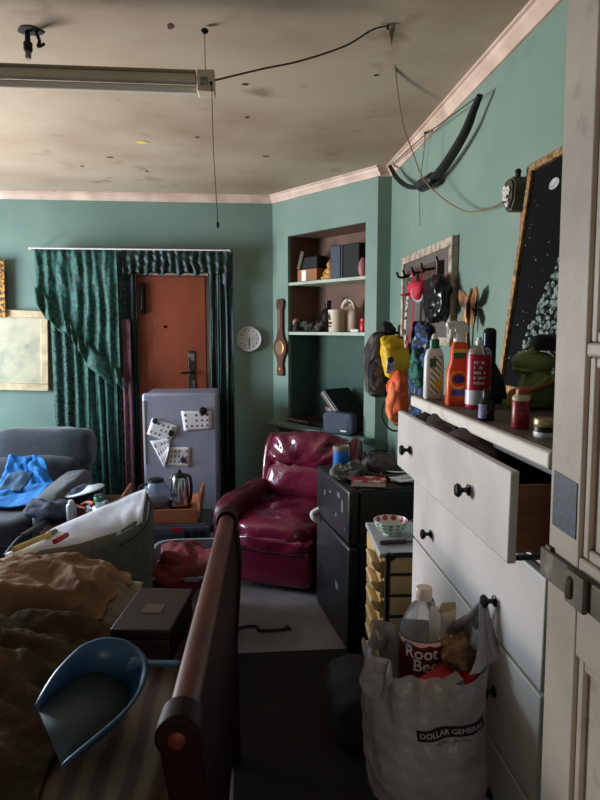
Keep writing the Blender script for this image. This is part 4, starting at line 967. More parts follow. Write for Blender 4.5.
mb.build('frame', mat('worn_gilt_frame', (186, 146, 96), .45, (96, 66, 40), 60, metal=.35, bump=.5, bscale=110), pt, world=True, bevel=.003)
pbox(MB(), fw_, PWD - fw_, fw_, PH - fw_, .002, .010).build('canvas', mat('night_canvas', (12, 12, 14), .85, (18, 18, 21), 5, spec=.08), pt, world=True, smooth=False)
mb = MB(); rnd = random.Random(12)
def flake(mb, s, t, r, d=.0108, n=8, ry=1):
    mb.rings([[pp(s + r * k * math.cos(2 * PI * q / n), t + r * ry * k * math.sin(2 * PI * q / n), dd) for q in range(n)] for k, dd in ((1, .0101), (.6, d))])
for k in range(110): flake(mb, rnd.uniform(.04, .8), rnd.uniform(.1, .74), rnd.choice((.0015, .002, .003)))
mb.build('painted_snow', mat('snow_paint', (176, 176, 170), .6), pt, world=True)
mb = MB(); s, t = px_on_painting(557, 184); flake(mb, s, t, .032, n=24, ry=.55)
mb.build('painted_moon', mat('moon_paint', (206, 206, 204), .5, (150, 150, 150), 40), pt, world=True)
s0, t0 = px_on_painting(537, 318); sc0, tt0 = px_on_painting(562, 235)
mb = MB()
for k in range(1100):
    tq = rnd.random(); tz = .08 + (tt0 + .06 - .08) * tq
    half = .33 * (1 - tq) ** .8 + .012
    ss = .40 + .02 + rnd.uniform(-1, 1) * half
    if not (.03 < ss < PWD - .03) or tz > PH - .04: continue
    flake(mb, ss, tz, rnd.uniform(.006, .014), rnd.uniform(.0112, .0125), n=7, ry=.6)
mb.build('painted_fir', mat('frosted_fir_paint', (132, 146, 136), .8, (44, 60, 52), 55, .42, .58), pt, world=True)

bf = thing('butterfly_ornament', 'bronze gold butterfly ornament on the green wall above the spray bottles', 'ornament', (XR, 2.66, 1.50))
def wing(pts, th0, th1):
    return MB().prism(pts, lambda a, b, d: (-.03 - d - .12 * abs(a), -a, b), th0, th1)
M['bronze'] = mat('bronze_gold', (176, 122, 74), .4, (74, 46, 32), 14, .4, .6, metal=.4)
for s in (-1, 1):
    wing([(0, .15), (s * .05, .21), (s * .105, .225), (s * .115, .19), (s * .09, .15), (s * .03, .13)], 0, .005).build('upper_wing', M['bronze'], bf, bevel=.002)
    wing([(0, .135), (s * .05, .13), (s * .085, .09), (s * .065, .05), (s * .03, .07)], 0, .005).build('lower_wing', M['bronze'], bf, bevel=.002)
MB().tube([(-.035, 0, .20), (-.045, 0, .15), (-.045, 0, .10), (-.035, 0, .03)], [.006, .012, .011, .005]).build('body', M['bronze'], bf)
MB().tube(smooth_path([(-.02, .02, .19), (-.025, .04, .10), (-.02, .05, .0), (-.015, .045, -.06)]), [.010] * 17 + [.012] * 8).build('stem', mat('dark_bronze', (84, 54, 34), .45, metal=.5), bf)
MB().box(-.012, 0, .0, .05, .10, .22).build('backplate', bpy.data.materials['dark_bronze'], bf, bevel=.004)

bh = thing('birdhouse', 'small hexagonal birdhouse-like wall lantern with white flowers near the painting', 'wall ornament', (XR, 2.225, 1.985))
bh.scale = (.6, .6, .6)
M['olivewood'] = mat('olive_brown_paint', (86, 80, 58), .6, (62, 54, 40), 12)
MB().prism([(-.07, .02), (-.08, .12), (-.045, .165), (.045, .165), (.08, .12), (.07, .02), (.03, -.03), (-.03, -.03)], lambda a, b, d: (-d, a, b), .005, .10).build('case', M['olivewood'], bh, bevel=.005)
MB().prism([(-.06, .03), (-.068, .115), (-.04, .15), (.04, .15), (.068, .115), (.06, .03), (.025, -.015), (-.025, -.015)], lambda a, b, d: (-d, a, b), .10, .112).build('front', mat('dark_front', (52, 46, 36), .6), bh, bevel=.003)
MB().cyl((-.05, 0, .165), (-.05, 0, .20), .016).lathe([(.018, .198), (.021, .205), (.012, .218), (0, .22)], (-.05, 0, 0), 18).build('finial', M['blackmat'], bh)
mb = MB()
for y, z in ((-.02, .09), (.025, .06), (-.01, .02), (.03, .10)):
    for k in range(6):
        a = 2 * PI * k / 6; mb.soft((-.118, y + .017 * math.cos(a), z + .017 * math.sin(a)), (.006, .012, .012), 2, n=10, m=6)
mb.build('flowers', mat('white_petals', (206, 200, 190), .6), bh, ang=0)
MB().box(-.02, -.006, -.015, .015, -.14, -.03).build('red_tassel', M['redplastic'], bh, bevel=.004)

# bow hung by its string along the crown moulding
bw_ = thing('archery_bow', 'black archery bow hung on the right wall below the crown moulding', 'bow', tuple(at(425, 183, X=.955)))
bp = [at(x, y, X=.955) for x, y in ((480, 95), (473, 112), (466, 130), (455, 150), (443, 168), (433, 179), (425, 184), (417, 187), (407, 186), (397, 178), (390, 166))]
sp_ = smooth_path(bp, 6); n = len(sp_)
MB().tube(sp_, [.014 + .014 * math.sin(PI * i / (n - 1)) for i in range(n)], n=10, flat=.55).build('limbs', M['blackmat'], bw_, world=True)
i0 = int(n * .55); MB().tube(sp_[i0 - 4:i0 + 7], [.026] + [.036] * 9 + [.026], n=12).build('grip', M['black'], bw_, world=True)
MB().tube([bp[0], at(425, 135, X=.96), bp[-1]], .003, n=6).build('bowstring', mat('brown_string', (62, 52, 40), .8), bw_, world=True)
nl = thing('hanging_cord', 'short grey cord dangling from a nail beside the bow', 'cord', tuple(at(425, 133, X=.965)))
MB().tube(smooth_path([at(425, 133, X=.97), at(424, 150, X=.985), at(420, 185, X=.985), at(420, 226, X=1.0)]), .0025, n=6).build('cord', mat('grey_string', (110, 112, 96), .8), nl, world=True)
MB().cyl(at(425, 133, X=1.0), at(425, 133, X=.955), .006).build('nail', M['iron'], nl, world=True)

# framed board with a hook rack, and what hangs there
bd = thing('hook_board', 'grey board in a pale frame with a brown hook rack on the right wall', 'board', (XR, 3.40, 1.72))
by0, by1, bz0, bz1 = 2.92, 3.88, 1.46, 1.985
mb = B(.985, XR, by0 + .04, by1 - .04, bz0 + .04, bz1 - .04); mb.build('panel', mat('grey_board', (92, 84, 78), .7, (76, 68, 62), 4), bd, world=True)
mb = MB()
for q in ((by0, by1, bz1 - .045, bz1), (by0, by1, bz0, bz0 + .045), (by0, by0 + .045, bz0 + .045, bz1 - .045), (by1 - .045, by1, bz0 + .045, bz1 - .045)): mb.box(.975, XR, *q)
mb.build('frame', mat('worn_pale_frame', (176, 162, 146), .6, (128, 104, 84), 22, .45, .65, bump=.3, bscale=60), bd, world=True, bevel=.004)
rk = B(.955, .985, 3.06, 3.66, 1.80, 1.885).build('rack', mat('dark_rack_wood', (84, 52, 38), .5, (58, 36, 28), 6, vec=(1, 6, 1)), bd, world=True, bevel=.004)
for y in (3.12, 3.30, 3.48, 3.62): MB().tube(smooth_path([(.955, y, 1.85), (.90, y, 1.845), (.885, y, 1.875)]), .007).build('hook', M['iron'], rk, world=True)
mb = MB()
for k in range(4): mb.box(.980, .985, 2.985, 3.005, 1.60 + k * .06, 1.635 + k * .06)
mb.build('red_marks', mat('faded_red_marks', (150, 60, 56), .6), bd, world=True, smooth=False)
def hang(name, m, label, cat, c, d, seed, wr=.02, ws=12, e=2.6, M_=None, extra=None, **k):
    t = thing(name, label, cat, tuple(c))
    MB().soft((0, 0, 0), d, e, wr=wr, ws=ws, seed=seed, n=40, m=28, M=M_).build('pouch', m, t, ang=0)
    return t
M['glossblack'] = mat('glossy_black_vinyl', (18, 18, 20), .25, bump=.3, bscale=20)
t = hang('vinyl_bag', M['glossblack'], 'glossy black vinyl bag with a grey ring hanging on the hook rack', 'bag', (.935, 3.0, 1.69), (.045, .12, .11), 2, .03, 16)
mb = MB(); mb.M = Matrix.Rotation(R(70), 4, 'Y') @ Matrix.Rotation(R(-30), 4, 'X')
mb.tube([(.035 * math.cos(a), .035 * math.sin(a), 0) for a in [2 * PI * k / 20 for k in range(21)]], .008)
o = mb.build('ring', mat('pale_ring', (170, 172, 174), .3), t); o.location = (-.055, .15, .03)
MB().tube(smooth_path([(0, 0, .12), (0, .0, .17), (-.01, .0, .205)]), .008).build('strap', M['black'], t)
t = hang('baseball_hat', mat('bright_red_fabric', (200, 30, 56), .7, (170, 20, 44), 12), 'bright red cap hooked at the middle of the rack', 'hat', (.905, 3.20, 1.745), (.055, .10, .05), 5, .015)
MB().soft((-.04, .05, -.02), (.05, .045, .008), 2.4).build('visor', bpy.data.materials['bright_red_fabric'], t, ang=0)
MB().tube([(.0, 0, .04), (.02, .03, .115)], .004).build('loop', M['redplastic'], t)
t = thing('lanyard', 'cream and black patterned lanyard hanging from the hook rack', 'lanyard', (.93, 3.42, 1.86))
MB().tube(smooth_path([(-.01, 0, 0), (-.02, .03, -.12), (-.03, .05, -.30), (-.03, .03, -.42)]), .018, flat=.25).build('strap', mat('lanyard_weave', (196, 182, 164), .8, (40, 36, 34), 40, .48, .54), t)
MB().tube(smooth_path([(-.01, 0, 0), (-.01, -.04, -.14), (-.02, -.05, -.32), (-.03, .03, -.42)]), .014, flat=.25).build('strap', mat('red_weave', (150, 36, 40), .8), t)
t = thing('printed_cloth_bag', 'dark blue cloth bag with bright floral print hanging beside the cleaning bottles', 'bag', (.955, 3.30, 1.30))
MB().soft((0, 0, 0), (.045, .16, .28), 2.8, wr=.05, ws=10, seed=4, n=44, m=36).build('pouch', mat('floral_print', (22, 26, 44), .8, (40, 92, 150), 34, .54, .6, c3=(206, 186, 160), scale3=26, amt3=.9), t, ang=0)
MB().soft((-.045, -.06, .04), (.03, .07, .10), 2.4, wr=.03, ws=14, seed=14).build('front_fold', mat('teal_print', (38, 110, 84), .8, (24, 36, 60), 40, .5, .58), t, ang=0)
MB().tube(smooth_path([(.0, -.05, .27), (.0, -.08, .42), (.02, -.06, .555), (.01, .02, .45), (0, .05, .27)]), .010, flat=.4).build('strap', M['blackmat'], t)
hk = thing('wall_hook', 'black wall hook holding the camouflage backpack', 'hook', (XR, 4.02, 1.50))
MB().tube(smooth_path([(0, 0, .02), (-.05, 0, .02), (-.06, 0, .05)]), .008).build('hook', M['iron'], hk); MB().box(-.008, 0, -.03, .03, -.03, .07).build('plate', M['iron'], hk, bevel=.003)
M['camo'] = mat('camouflage_fabric', (88, 78, 72), .85, (38, 32, 34), 13, .46, .54, c3=(120, 104, 96), scale3=11, amt3=.8, bump=.3, bscale=60)
bpk = thing('backpack', 'dark camouflage backpack hanging at the wall corner behind the yellow pouch', 'backpack', (.885, 4.0, 1.12))
MB().soft((0, 0, .19), (.115, .13, .21), 3.2, wr=.02, ws=9, seed=3, n=44, m=30).build('pack', M['camo'], bpk, ang=0)
MB().soft((-.02, -.12, .14), (.09, .035, .11), 3, wr=.012, ws=12, seed=6).build('front_pocket', M['camo'], bpk, ang=0)
MB().tube(smooth_path([(.0, 0, .39), (.04, 0, .45), (.07, .02, .44)]), .010, flat=.5).build('carry_loop', M['blackmat'], bpk)
MB().tube(smooth_path([(-.08, -.14, .34), (-.11, -.12, .20), (-.10, -.10, .02)]), .012, flat=.4).build('strap', M['blackmat'], bpk)
MB().soft((.03, -.02, .42), (.05, .05, .055), 2.2, wr=.02, ws=16).build('black_hood', M['blackmat'], bpk, ang=0)
M['yellow'] = mat('yellow_nylon', (226, 186, 26), .55, (198, 156, 20), 12, bump=.3, bscale=40)
yp = thing('yellow_pouch', 'bright yellow nylon pouch with a silver patch hanging over the backpack', 'pouch', (.915, 3.74, 1.26))
Mr = Matrix.Rotation(R(-10), 4, 'Y')
MB().soft((0, 0, .115), (.085, .075, .125), 4, wr=.012, ws=14, seed=3, n=40, m=28, M=Mr.to_3x3().to_4x4()).build('pouch', M['yellow'], yp, ang=0)
MB().soft((-.035, -.06, .21), (.075, .045, .035), 3, wr=.015, ws=16, seed=5).build('flap', M['yellow'], yp, ang=0)
MB().prism([(-.075, .02), (-.03, .01), (-.02, .10), (-.045, .125), (-.07, .10)], lambda a, b, d: (a, d, b), -.082, -.070).build('silver_patch', mat('silver_mylar', (206, 208, 214), .3, (120, 124, 134), 24, metal=.4), yp, bevel=.004)
MB().soft((-.05, -.083, .10), (.02, .006, .018), 2).build('dark_logo', M['ink'], yp, ang=0)
MB().tube(smooth_path([(-.06, -.075, .215), (0, -.085, .235), (.06, -.07, .215)]), .006).build('zipper', M['blackmat'], yp)
M['orangefab'] = mat('orange_nylon', (222, 92, 44), .65, (190, 70, 32), 10, bump=.3, bscale=40)
og = thing('orange_bag', 'orange drawstring bag with a black strap hanging under the yellow pouch', 'bag', (.92, 3.64, .98))
MB().soft((0, 0, .15), (.07, .09, .165), 2.4, wr=.028, ws=13, seed=7, n=44, m=34).build('sack', M['orangefab'], og, ang=0)
MB().soft((-.05, -.03, .13), (.035, .05, .12), 2.2, wr=.016, ws=14, seed=9).build('front_fold', mat('lighter_orange', (236, 120, 70), .6), og, ang=0)
MB().tube(smooth_path([(-.05, 0, .20), (-.10, .01, .10), (-.10, 0, .02), (-.05, -.03, -.04), (.02, -.06, -.03)]), .006).build('strap', M['blackmat'], og)

# ================================================================ niche shelves
def dgp(x, y, w):
    r = _fw + _rt * ((x - 300) / FPX) + _up * ((400 - y) / FPX)
    P0 = A0 + DW * w; k = (P0 - _C).dot(DW) / r.dot(DW); q = _C + r * k - A0
    return q.dot(DU), q.z
RZD = math.atan2(DU.y, DU.x)
def nthing(name, label, cat, px, py, w, z, group=None):
    u = dgp(px, py, w)[0]
    return thing(name, label, cat, tuple(dg(u, w, z)), RZD, group)
SH1, SH2, SH0 = 1.9185, 1.5185, .7755
b1 = nthing('cardboard_box', 'small orange-brown cardboard box with a white tag on the top niche shelf', 'box', 312, 272, .12, SH1)
B(-.10, .14, -.07, .07, 0, .10).build('carton', mat('orange_brown_card', (162, 104, 62), .7, (140, 86, 50), 5), b1, bevel=.003)
B(-.045, .01, -.0725, -.07, .008, .092).build('tag', M['paper'], b1)
k1 = thing('black_case', 'black case lying tilted on the orange-brown box on the top niche shelf', 'case', tuple(b1.location + Vector((0, 0, .101))), RZD)
MB().box(-.09, .13, -.06, .06, 0, .10).build('body', M['blackmat'], k1, bevel=.012)
MB().box(-.02, .02, -.078, -.064, .0, .15, M=Matrix.Translation((-.085, 0, .004)) @ Matrix.Rotation(R(22), 4, 'Y')).build('strap', mat('khaki_strap', (84, 80, 60), .7), k1, bevel=.005)
bu = nthing('gold_figurine', 'little golden seated figurine on the top niche shelf', 'figurine', 330, 272, .09, SH1)
g_ = MB().soft((0, 0, .03), (.058, .045, .03), 2.4).soft((0, 0, .065), (.038, .034, .035), 2).soft((0, -.004, .118), (.024, .023, .026), 2).lathe([(.012, .14), (.006, .155), (0, .158)], n=12)
for s in (-1, 1): g_.tube(smooth_path([(s * .03, 0, .085), (s * .052, -.015, .055), (s * .02, -.04, .042)]), .011).soft((s * .04, -.025, .018), (.03, .025, .017), 2)
g_.build('figure', mat('golden_resin', (216, 164, 84), .4, (170, 112, 48), 30), bu, ang=60)
s1 = nthing('speaker_box', 'black upright speaker box filling the right of the top niche shelf', 'speaker', 350, 262, .15, SH1)
B(-.10, .20, -.10, .09, 0, .25).build('cabinet', M['blackmat'], s1, bevel=.006)
B(-.10, .01, -.112, -.10, .005, .245).build('grille', mat('blue_grey_grille', (58, 64, 76), .6, (44, 50, 60), 60), s1, bevel=.004)
B(.018, .028, -.108, -.10, .005, .245).build('trim_strip', mat('dark_trim', (60, 60, 64), .4), s1); B(-.10, .01, -.114, -.112, .13, .134).build('seam', M['black'], s1)
pk = nthing('pink_ornament', 'dusky pink round ornament at the right edge of the top niche shelf', 'ornament', 363, 270, .02, SH1)
MB().lathe([(.02, 0), (.032, .02), (.036, .06), (.03, .10), (.012, .13), (0, .135)], n=20).build('vase', mat('dusky_pink', (156, 96, 98), .5), pk)
tb_ = nthing('cream_tub', 'cream lidded tub with black printing on the lower niche shelf', 'tub', 337, 320, .07, SH2)
MB().lathe([(.060, 0), (.063, .005), (.065, .145), (.066, .15)], n=32).build('tub', mat('cream_tub', (206, 186, 158), .5), tb_)
MB().lathe([(.067, .147), (.069, .15), (.069, .168), (.065, .171), (0, .171)], n=32).build('lid', mat('cream_lid', (214, 198, 178), .5), tb_)
def tubprint(a0, z, w, h):
    return [Vector((.0668 * math.cos(a), .0668 * math.sin(a), zz)) for zz in (z - h, z + h) for a in (a0 - w, a0 - w / 3, a0 + w / 3, a0 + w)]
mb = MB(); af = R(-105)
for z, w, h in ((.118, .22, .010), (.10, .30, .006), (.125, .08, .018), (.07, .42, .009), (.045, .34, .006)): mb.add(tubprint(af, z, w, h), [(0, 1, 5, 4), (1, 2, 6, 5), (2, 3, 7, 6)])
mb.build('black_print', M['ink'], tb_, ang=0)
jg = nthing('plastic_jug', 'pale plastic jug with a loop handle right of the cream tub', 'jug', 352, 318, .18, SH2)
M['jug'] = mat('translucent_jug', (186, 160, 140), .5, (170, 142, 122), 4)
MB().rings([rr(0, 0, hx, hy, z, 32, 3.4) for hx, hy, z in ((.085, .07, 0), (.092, .075, .008), (.092, .075, .14), (.085, .07, .165), (.055, .05, .185), (.03, .03, .2), (.022, .022, .205), (.022, .022, .215))]).build('body', M['jug'], jg, ang=60)
MB().tube(smooth_path([(-.08, -.02, .15), (-.055, -.03, .215), (-.01, -.03, .245), (.04, -.03, .225), (.062, -.03, .17)]), [.024] * 17 + [.014] * 16, flat=.7, n=10).build('handle', mat('jug_handle', (214, 196, 178), .5), jg)
db = nthing('dark_bottle', 'dark narrow-necked bottle behind the cream tub on the lower niche shelf', 'bottle', 328, 318, .17, SH2)
MB().lathe([(.06, 0), (.065, .006), (.065, .13), (.05, .165), (.026, .19), (.024, .225)], n=28).build('bottle', mat('dark_brown_glass', (26, 18, 16), .2), db)
MB().lathe([(.027, .222), (.027, .25), (0, .252)], n=20).build('cap', M['black'], db)
pb = nthing('pink_ball', 'pinkish ball lying at the left of the lower niche shelf', 'ball', 296, 322, .07, SH2 + .0)
MB().soft((0, 0, .078), (.034, .034, .034), 2, n=28, m=18, wr=.003).build('ball', mat('pinkish_ball', (176, 124, 112), .6, (140, 90, 84), 20), pb, ang=0)
MB().lathe([(.03, 0), (.034, .006), (.024, .03), (.03, .048)], n=20).build('stand', mat('brown_stand', (70, 60, 50), .6), pb)
for k, (px, s, lab, cc) in enumerate(((303, .05, 'dark green crumpled bundle nearest the pink ball on the lower niche shelf', (52, 62, 50)), (313, .06, 'dark grey-green crumpled bundle in the middle of the lower niche shelf', (66, 68, 58)), (323, .05, 'brownish crumpled bundle touching the cream tub on the lower niche shelf', (70, 58, 48)))):
    u = dgp(px, 324, .10)[0]
    MB().soft((0, 0, s * .75), (.07, .05, s * .72), 2.3, wr=.045, ws=18, seed=20 + k, n=36, m=24).build('crumpled_bundle', mat('bundle_%d' % k, cc, .8, (34, 34, 30), 16), label=lab, cat='bundle', loc=dg(u, .10, SH2), ang=0)
sm = nthing('white_tube', 'small pale tube lying on the lower niche shelf before the jug', 'tube', 355, 328, .03, SH2)
MB().tube([(-.04, 0, .012), (.03, 0, .012), (.04, 0, .012)], [.012, .012, .007]).build('tube', M['whiteplastic'], sm)
rdj = nthing('red_jar', 'red jar half hidden by the right edge of the lower niche shelf', 'jar', 364, 320, .07, SH2)
MB().lathe([(.03, 0), (.032, .004), (.032, .07), (.026, .08)], n=22).lathe([(.028, .08), (.028, .1), (0, .101)], n=22).build('jar', M['redplastic'], rdj)
# records and books leaning in the bottom of the niche
lean = math.atan2(.30, -.33)
AL = [('record_album', 'black album cover uppermost of the leaning stack in the niche', (16, 16, 18), .0, .42, .018, 'albums leaning in the niche'),
      ('record_album', 'pale-edged album just under the black one in the leaning niche stack', (206, 196, 186), -.022, .40, .014, 'albums leaning in the niche'),
      ('record_album', 'brown-edged album third in the leaning niche stack', (110, 76, 64), -.042, .38, .016, 'albums leaning in the niche'),
      ('record_album', 'red-edged short album lowest in the leaning niche stack', (150, 44, 52), -.085, .22, .03, 'albums leaning in the niche'),
      ('record_album', 'white short album resting between the brown and red ones in the niche', (214, 206, 206), -.062, .22, .014, 'albums leaning in the niche')]
ub = dgp(353, 420, .02)[0]
for nm, lab, cc, off, ln, th, gr in AL:
    t = thing(nm, lab, 'album', tuple(dg(ub, .02, SH0)), RZD, gr)
    Lx, Lz = math.cos(lean), math.sin(lean); Nx, Nz = Lz, -Lx
    x0 = off * Nx - off * 0 ; z0 = off * Nz
    # slide each slab along its length so that its lower edge rests on the niche floor
    low = min(z0, z0 + th * Nz); sl = max(0, -low) / Lz + .006
    P = lambda a, b: (off * Nx + Lx * (sl + a) + Nx * b, Lz * (sl + a) + off * Nz + Nz * b)
    poly = [P(0, 0), P(ln, 0), P(ln, th), P(0, th)]
    MB().prism(poly, lambda a, b, d: (a, d, b), -.02, .24).build('cover', mat('album_%02d' % (int(-off * 1000)), cc, .6), t, bevel=.001)
    q = .002
    MB().prism([P(q, q), P(ln - q, q), P(ln - q, th - q), P(q, th - q)], lambda a, b, d: (a, d, b), -.021, -.019).build('page_edge', mat('edge_%02d' % (int(-off * 1000)), tuple(min(255, int(c * .5 + 90)) for c in cc), .8), t)
fbk = nthing('flat_book', 'dark book lying flat on the niche floor left of the leaning albums', 'book', 307, 421, .10, SH0)
B(-.13, .12, -.10, .10, .004, .03).build('pages', mat('grey_pages', (120, 112, 104), .8), fbk); B(-.135, .125, -.105, .105, .03, .035).build('cover', mat('dark_plum_cover', (60, 34, 40), .5), fbk); B(-.135, .125, -.105, .105, 0, .004).build('back_cover', bpy.data.materials['dark_plum_cover'], fbk)
pcx = at(339, 443, Z=.7655)
pc = thing('camera_case', 'slate blue zipped case standing on the niche ledge before the albums', 'case', tuple(pcx), R(-38))
pc.location = dg(dgp(340, 440, -.085)[0], -.085, .7655)
MB().soft((0, 0, .085), (.132, .042, .085), 5, wr=.006, ws=10, n=44, m=26).build('pouch', mat('slate_blue_nylon', (62, 74, 92), .7, (50, 60, 76), 40, bump=.2), pc, ang=0)
MB().tube(smooth_path([(-.122, -.02, .12), (-.06, -.025, .148), (.06, -.025, .148), (.122, -.02, .12)]), .004).build('zipper', M['black'], pc)
MB().box(.03, .08, -.052, -.048, .030, .042).build('logo_patch', M['paper'], pc, bevel=.002)
MB().tube(smooth_path([(-.12, 0, .06), (-.165, -.01, .04), (-.15, -.02, .0065), (-.10, -.03, .006)]), .008, flat=.4).build('strap', M['black'], pc)

bar = thing('barometer', 'brown wooden banjo barometer on the pier left of the niche', 'barometer', tuple(dg(.125, 0, 1.47)), RZD)
M['barwood'] = mat('barometer_wood', (96, 54, 38), .35, (70, 38, 28), 8)
def prof_b():
    r = [(.036, -.31), (.040, -.29), (.032, -.22), (.075, -.135)]
    L_ = []
    for a in range(-50, 51, 10): L_.append((.088 * math.cos(R(a)), -.085 + .088 * math.sin(R(a))))
    r = [(.0, -.32), (.040, -.318), (.044, -.28), (.034, -.225), (.046, -.172)] + L_[1:-1] + [(.046, .0), (.034, .05), (.032, .22), (.044, .25), (.048, .30), (.030, .318), (.0, .322)]
    return r + [(-x, z) for x, z in r[::-1][1:-1]]
MB().prism(prof_b(), lambda a, b, d: (a, d, b), -.028, -.001).build('case', M['barwood'], bar, bevel=.006)
mb = MB().rings([[Vector((r * math.cos(t), y, -.085 + r * math.sin(t))) for t in [2 * PI * k / 32 for k in range(32)]] for r, y in ((.066, -.028), (.066, -.036), (.056, -.038), (.054, -.033))])
dl = mb.build('bezel', mat('brass', (150, 112, 66), .35, metal=.7), bar)
MB().rings([[Vector((r * math.cos(t), y, -.085 + r * math.sin(t))) for t in [2 * PI * k / 32 for k in range(32)]] for r, y in ((.054, -.033), (.054, -.034))]).build('dial', mat('brown_dial', (120, 92, 66), .4), dl)
MB().box(-.016, .016, -.032, -.028, .07, .24).build('thermometer_panel', mat('brown_panel', (112, 72, 54), .5), bar)
MB().rings([[Vector((r * math.cos(t), y, -.262 + r * math.sin(t))) for t in [2 * PI * k / 20 for k in range(20)]] for r, y in ((.016, -.028), (.016, -.033), (.012, -.034))]).build('small_dial', bpy.data.materials['brass'], bar)

# ================================================================ floor: dark mat, broken strap, black bag
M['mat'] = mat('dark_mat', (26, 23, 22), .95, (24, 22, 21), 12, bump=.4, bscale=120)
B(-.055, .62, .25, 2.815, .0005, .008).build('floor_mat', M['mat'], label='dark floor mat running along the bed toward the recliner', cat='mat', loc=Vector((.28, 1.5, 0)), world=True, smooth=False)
MB().tube(smooth_path([at(x, y, Z=.008) for x, y in ((235, 630), (243, 627), (256, 626), (260, 630), (272, 630), (284, 629), (287, 626))], 5), .009, n=8, flat=.6).build('broken_strap', M['blackmat'], label='black bent strap lying on the grey floor before the recliner', cat='strap', world=True, loc=at(262, 629, Z=.008))
MB().tube([at(288, 626, Z=.008), at(290, 629, Z=.008)], .008, n=8).build('strap_buckle', M['black'], label='tiny black buckle piece at the right end of the bent strap', cat='buckle', world=True, loc=at(289, 628, Z=.008))
MB().soft((0, 0, .13), (.10, .15, .13), 3.0, wr=.02, ws=8, seed=5, n=40, m=26).build('black_duffel_bag', mat('black_canvas', (24, 24, 30), .8, (16, 16, 20), 8), label='black slumped duffel bag on the floor between the cart and the shopping bag', cat='bag', loc=Vector((.40, 2.20, .0085)), ang=0)

# ================================================================ ceiling: shop light, old outlet, wire
M['lampwhite'] = mat('aged_white_enamel', (204, 192, 178), .5, (188, 174, 158), 5)
fl = thing('shop_light', 'long unlit fluorescent shop light hung on wires from the ceiling', 'ceiling light', (-.72, 2.42, 2.40))
B(-.66, .55, -.040, .040, .066, .076).build('top_tray', mat('tan_tray', (150, 132, 112), .6), fl, bevel=.004)
B(-.66, .55, -.030, .030, .036, .067).build('channel', M['lampwhite'], fl, bevel=.004)
MB().tube([(-.66, 0, .019), (.55, 0, .019)], .014, n=20).build('tube', mat('unlit_tube', (222, 216, 210), .3), fl)
e = B(.555, .618, -.04, .04, .003, .078).build('end_cap', M['lampwhite'], fl, bevel=.004)
B(.567, .595, -.0415, -.04, .022, .050).build('rating_label', mat('grey_label', (150, 146, 150), .6, (90, 88, 96), 60), e); MB().cyl((.605, -.042, .030), (.605, -.035, .030), .006).build('switch_hole', M['black'], e)
for x in (.583, -.55): MB().tube([(x, 0, .076), (x, 0, ZC - 2.40 - .004)], .0014, n=6).build('hanger_wire', M['iron'], fl)
MB().soft((.583, 0, ZC - 2.40 - .015), (.014, .010, .010), 2).build('hanger_hook', M['iron'], fl)
MB().tube([(.607, -.044, .03), (.61, -.046, -.2), (.622, -.044, -.46)], .0014, n=6).build('pull_cord', M['iron'], fl)
MB().soft((.622, -.044, -.47), (.006, .006, .012), 2).build('cord_knob', M['blackmat'], fl)
P = at(30, 30, Z=ZC)
oc = thing('ceiling_outlet', 'black ceiling outlet with hanging wires in the upper left', 'ceiling outlet', (P.x, P.y, ZC))
MB().rings([[Vector((r * math.cos(t) * (1 + .15 * math.sin(3 * t)), r * .9 * math.sin(t), z)) for t in [2 * PI * k / 24 for k in range(24)]] for r, z in ((.045, -.001), (.043, -.004), (.03, -.005))]).build('black_plate', M['outletblack'], oc)
MB().lathe([(.014, -.075), (.016, -.07), (.016, -.045), (.010, -.04), (.009, -.005)], (-.01, 0, 0), 16).build('lamp_socket', M['blackmat'], oc)
MB().tube(smooth_path([(.02, 0, -.005), (.035, -.01, -.04), (.03, -.01, -.06), (.055, -.02, -.055)]), .006).build('wire_stub', M['blackmat'], oc)
MB().tube([(-.01, 0, -.075), (-.011, 0, -.10)], .011).build('bulb_stub', mat('grey_stub', (110, 104, 98), .5), oc)
ew = thing('extension_wire', 'thin brown wire strung from the shop light along the ceiling to the wall lantern', 'wire', tuple(at(388, 25, Z=ZC)))
wp = [Vector((-.104, 2.42, 2.455)), at(262, 69, Y=2.40), at(300, 61, Y=2.39), at(345, 46, Y=2.37), at(372, 30, Y=2.36), at(388, 26, Z=ZC - .008)]
MB().tube(smooth_path(wp, 6), .0034, n=6).build('ceiling_run', mat('dark_brown_wire', (64, 46, 38), .6), ew, world=True)
wp = [at(388, 26, Z=ZC - .008), at(394, 60, X=.62), at(399, 100, X=.72), at(404, 128, X=.80), at(412, 150, X=.86), at(423, 178, X=.90), at(440, 196, X=.93), at(456, 207, X=.95), at(470, 212, X=.96), at(488, 209, X=.96), at(503, 202, X=.92)]
MB().tube(smooth_path(wp, 6), .0032, n=6).build('wall_run', mat('tan_wire', (122, 98, 70), .6), ew, world=True)
MB().cyl(at(388, 25, Z=ZC), at(388, 25, Z=ZC) - Vector((0, 0, .014)), .006).build('staple', M['iron'], ew, world=True)

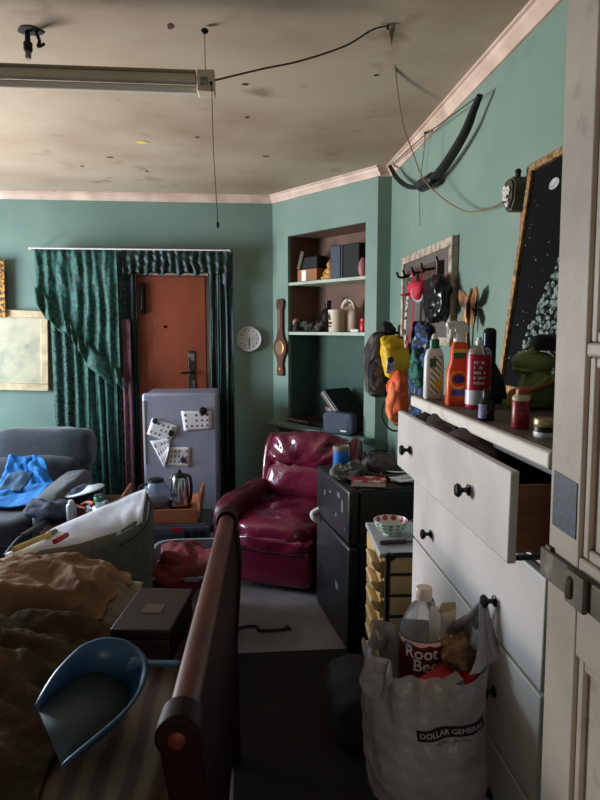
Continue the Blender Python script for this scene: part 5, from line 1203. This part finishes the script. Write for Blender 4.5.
# ================================================================ open entrance door at the right edge of the frame
d2 = bpy.data.objects.new('door_2', None); COL.objects.link(d2); d2['kind'] = 'structure'; d2.location = (.42, .02, .03)
W['door_2'] = Matrix.Translation(d2.location)
MDr = Matrix.Translation((0, 0, 0)) @ Matrix.Rotation(R(-1.3), 4, 'X') ; 
def dY(z): return .812 + (z - 1.47) * .027            # the door hangs slightly out of plumb
mb = MB()
def dbox(mb, ya, yb, z0, z1, x0, x1):
    """ya, yb measured from the free edge toward the hinges"""
    v = []
    for x in (x0, x1):
        for yy in (ya, yb):
            for z in (z0, z1): v.append(Vector((x, dY(z) - yy, z)))
    return mb.add(v, [(0, 1, 3, 2), (4, 6, 7, 5), (0, 4, 5, 1), (2, 3, 7, 6), (0, 2, 6, 4), (1, 5, 7, 3)])
DH = 2.02
for q in ((0, .078, .03, DH), (.64, .76, .03, DH), (.078, .64, .03, .20), (.078, .64, 1.13, 1.26), (.078, .64, 1.515, 1.532), (.078, .64, DH - .12, DH)): dbox(mb, *q, .42, .457)
mb.build('door_frame', M['doorpaint'], d2, world=True, bevel=.003)
for q in ((.078, .64, .20, 1.13), (.078, .64, 1.26, 1.515), (.078, .64, 1.532, DH - .12)): dbox(MB(), *q, .432, .447).build('door_panel', M['doorpaint'], d2, world=True, smooth=False)
for z0, z1 in ((.20, 1.13), (1.26, 1.515), (1.532, DH - .12)):
    mb = MB(); w_ = .014
    dbox(mb, .078, .078 + w_, z0, z1, .425, .433); dbox(mb, .078 + w_, .64, z1 - w_, z1, .425, .433); dbox(mb, .078 + w_, .64, z0, z0 + w_, .425, .433)
    mb.build('panel_moulding', M['doorpaint'], d2, world=True, bevel=.003)
M['hasp'] = mat('dark_painted_steel', (92, 84, 72), .55, (66, 60, 50), 16, metal=.3, c3=(150, 140, 124), scale3=20, amt3=.6)
ha = MB(); dbox(ha, -.006, .20, 1.205, 1.245, .411, .4195)
h_o = ha.build('hasp', M['hasp'], d2, world=True, bevel=.002)
mb = MB(); dbox(mb, .0, .016, 1.205, 1.250, .4145, .4195); dbox(mb, .075, .12, 1.203, 1.247, .404, .411); mb.build('hasp_plate', M['hasp'], h_o, world=True, bevel=.002)
MB().tube(smooth_path([(.411, dY(1.22) - .088, 1.235), (.402, dY(1.22) - .089, 1.235), (.402, dY(1.22) - .089, 1.215), (.411, dY(1.22) - .088, 1.215)]), .004).build('staple', M['hasp'], h_o, world=True)
stc = [at(x, y, X=.4187) for x, y in ((554, 470), (577, 484), (575, 540), (552, 524))]
sk = thing('sticker', 'small faded dark blue picture sticker on the open door above the hasp', 'sticker', tuple(sum(stc, Vector()) / 4))
MB().add(stc + [p + Vector((.001, 0, 0)) for p in stc], [(0, 1, 2, 3), (7, 6, 5, 4), (0, 4, 5, 1), (1, 5, 6, 2), (2, 6, 7, 3), (3, 7, 4, 0)]).build('picture', mat('faded_blue_picture', (28, 52, 80), .5, (24, 27, 33), 85, .45, .55, c3=(112, 122, 128), scale3=95, amt3=.7, detail=6), sk, world=True, smooth=False)
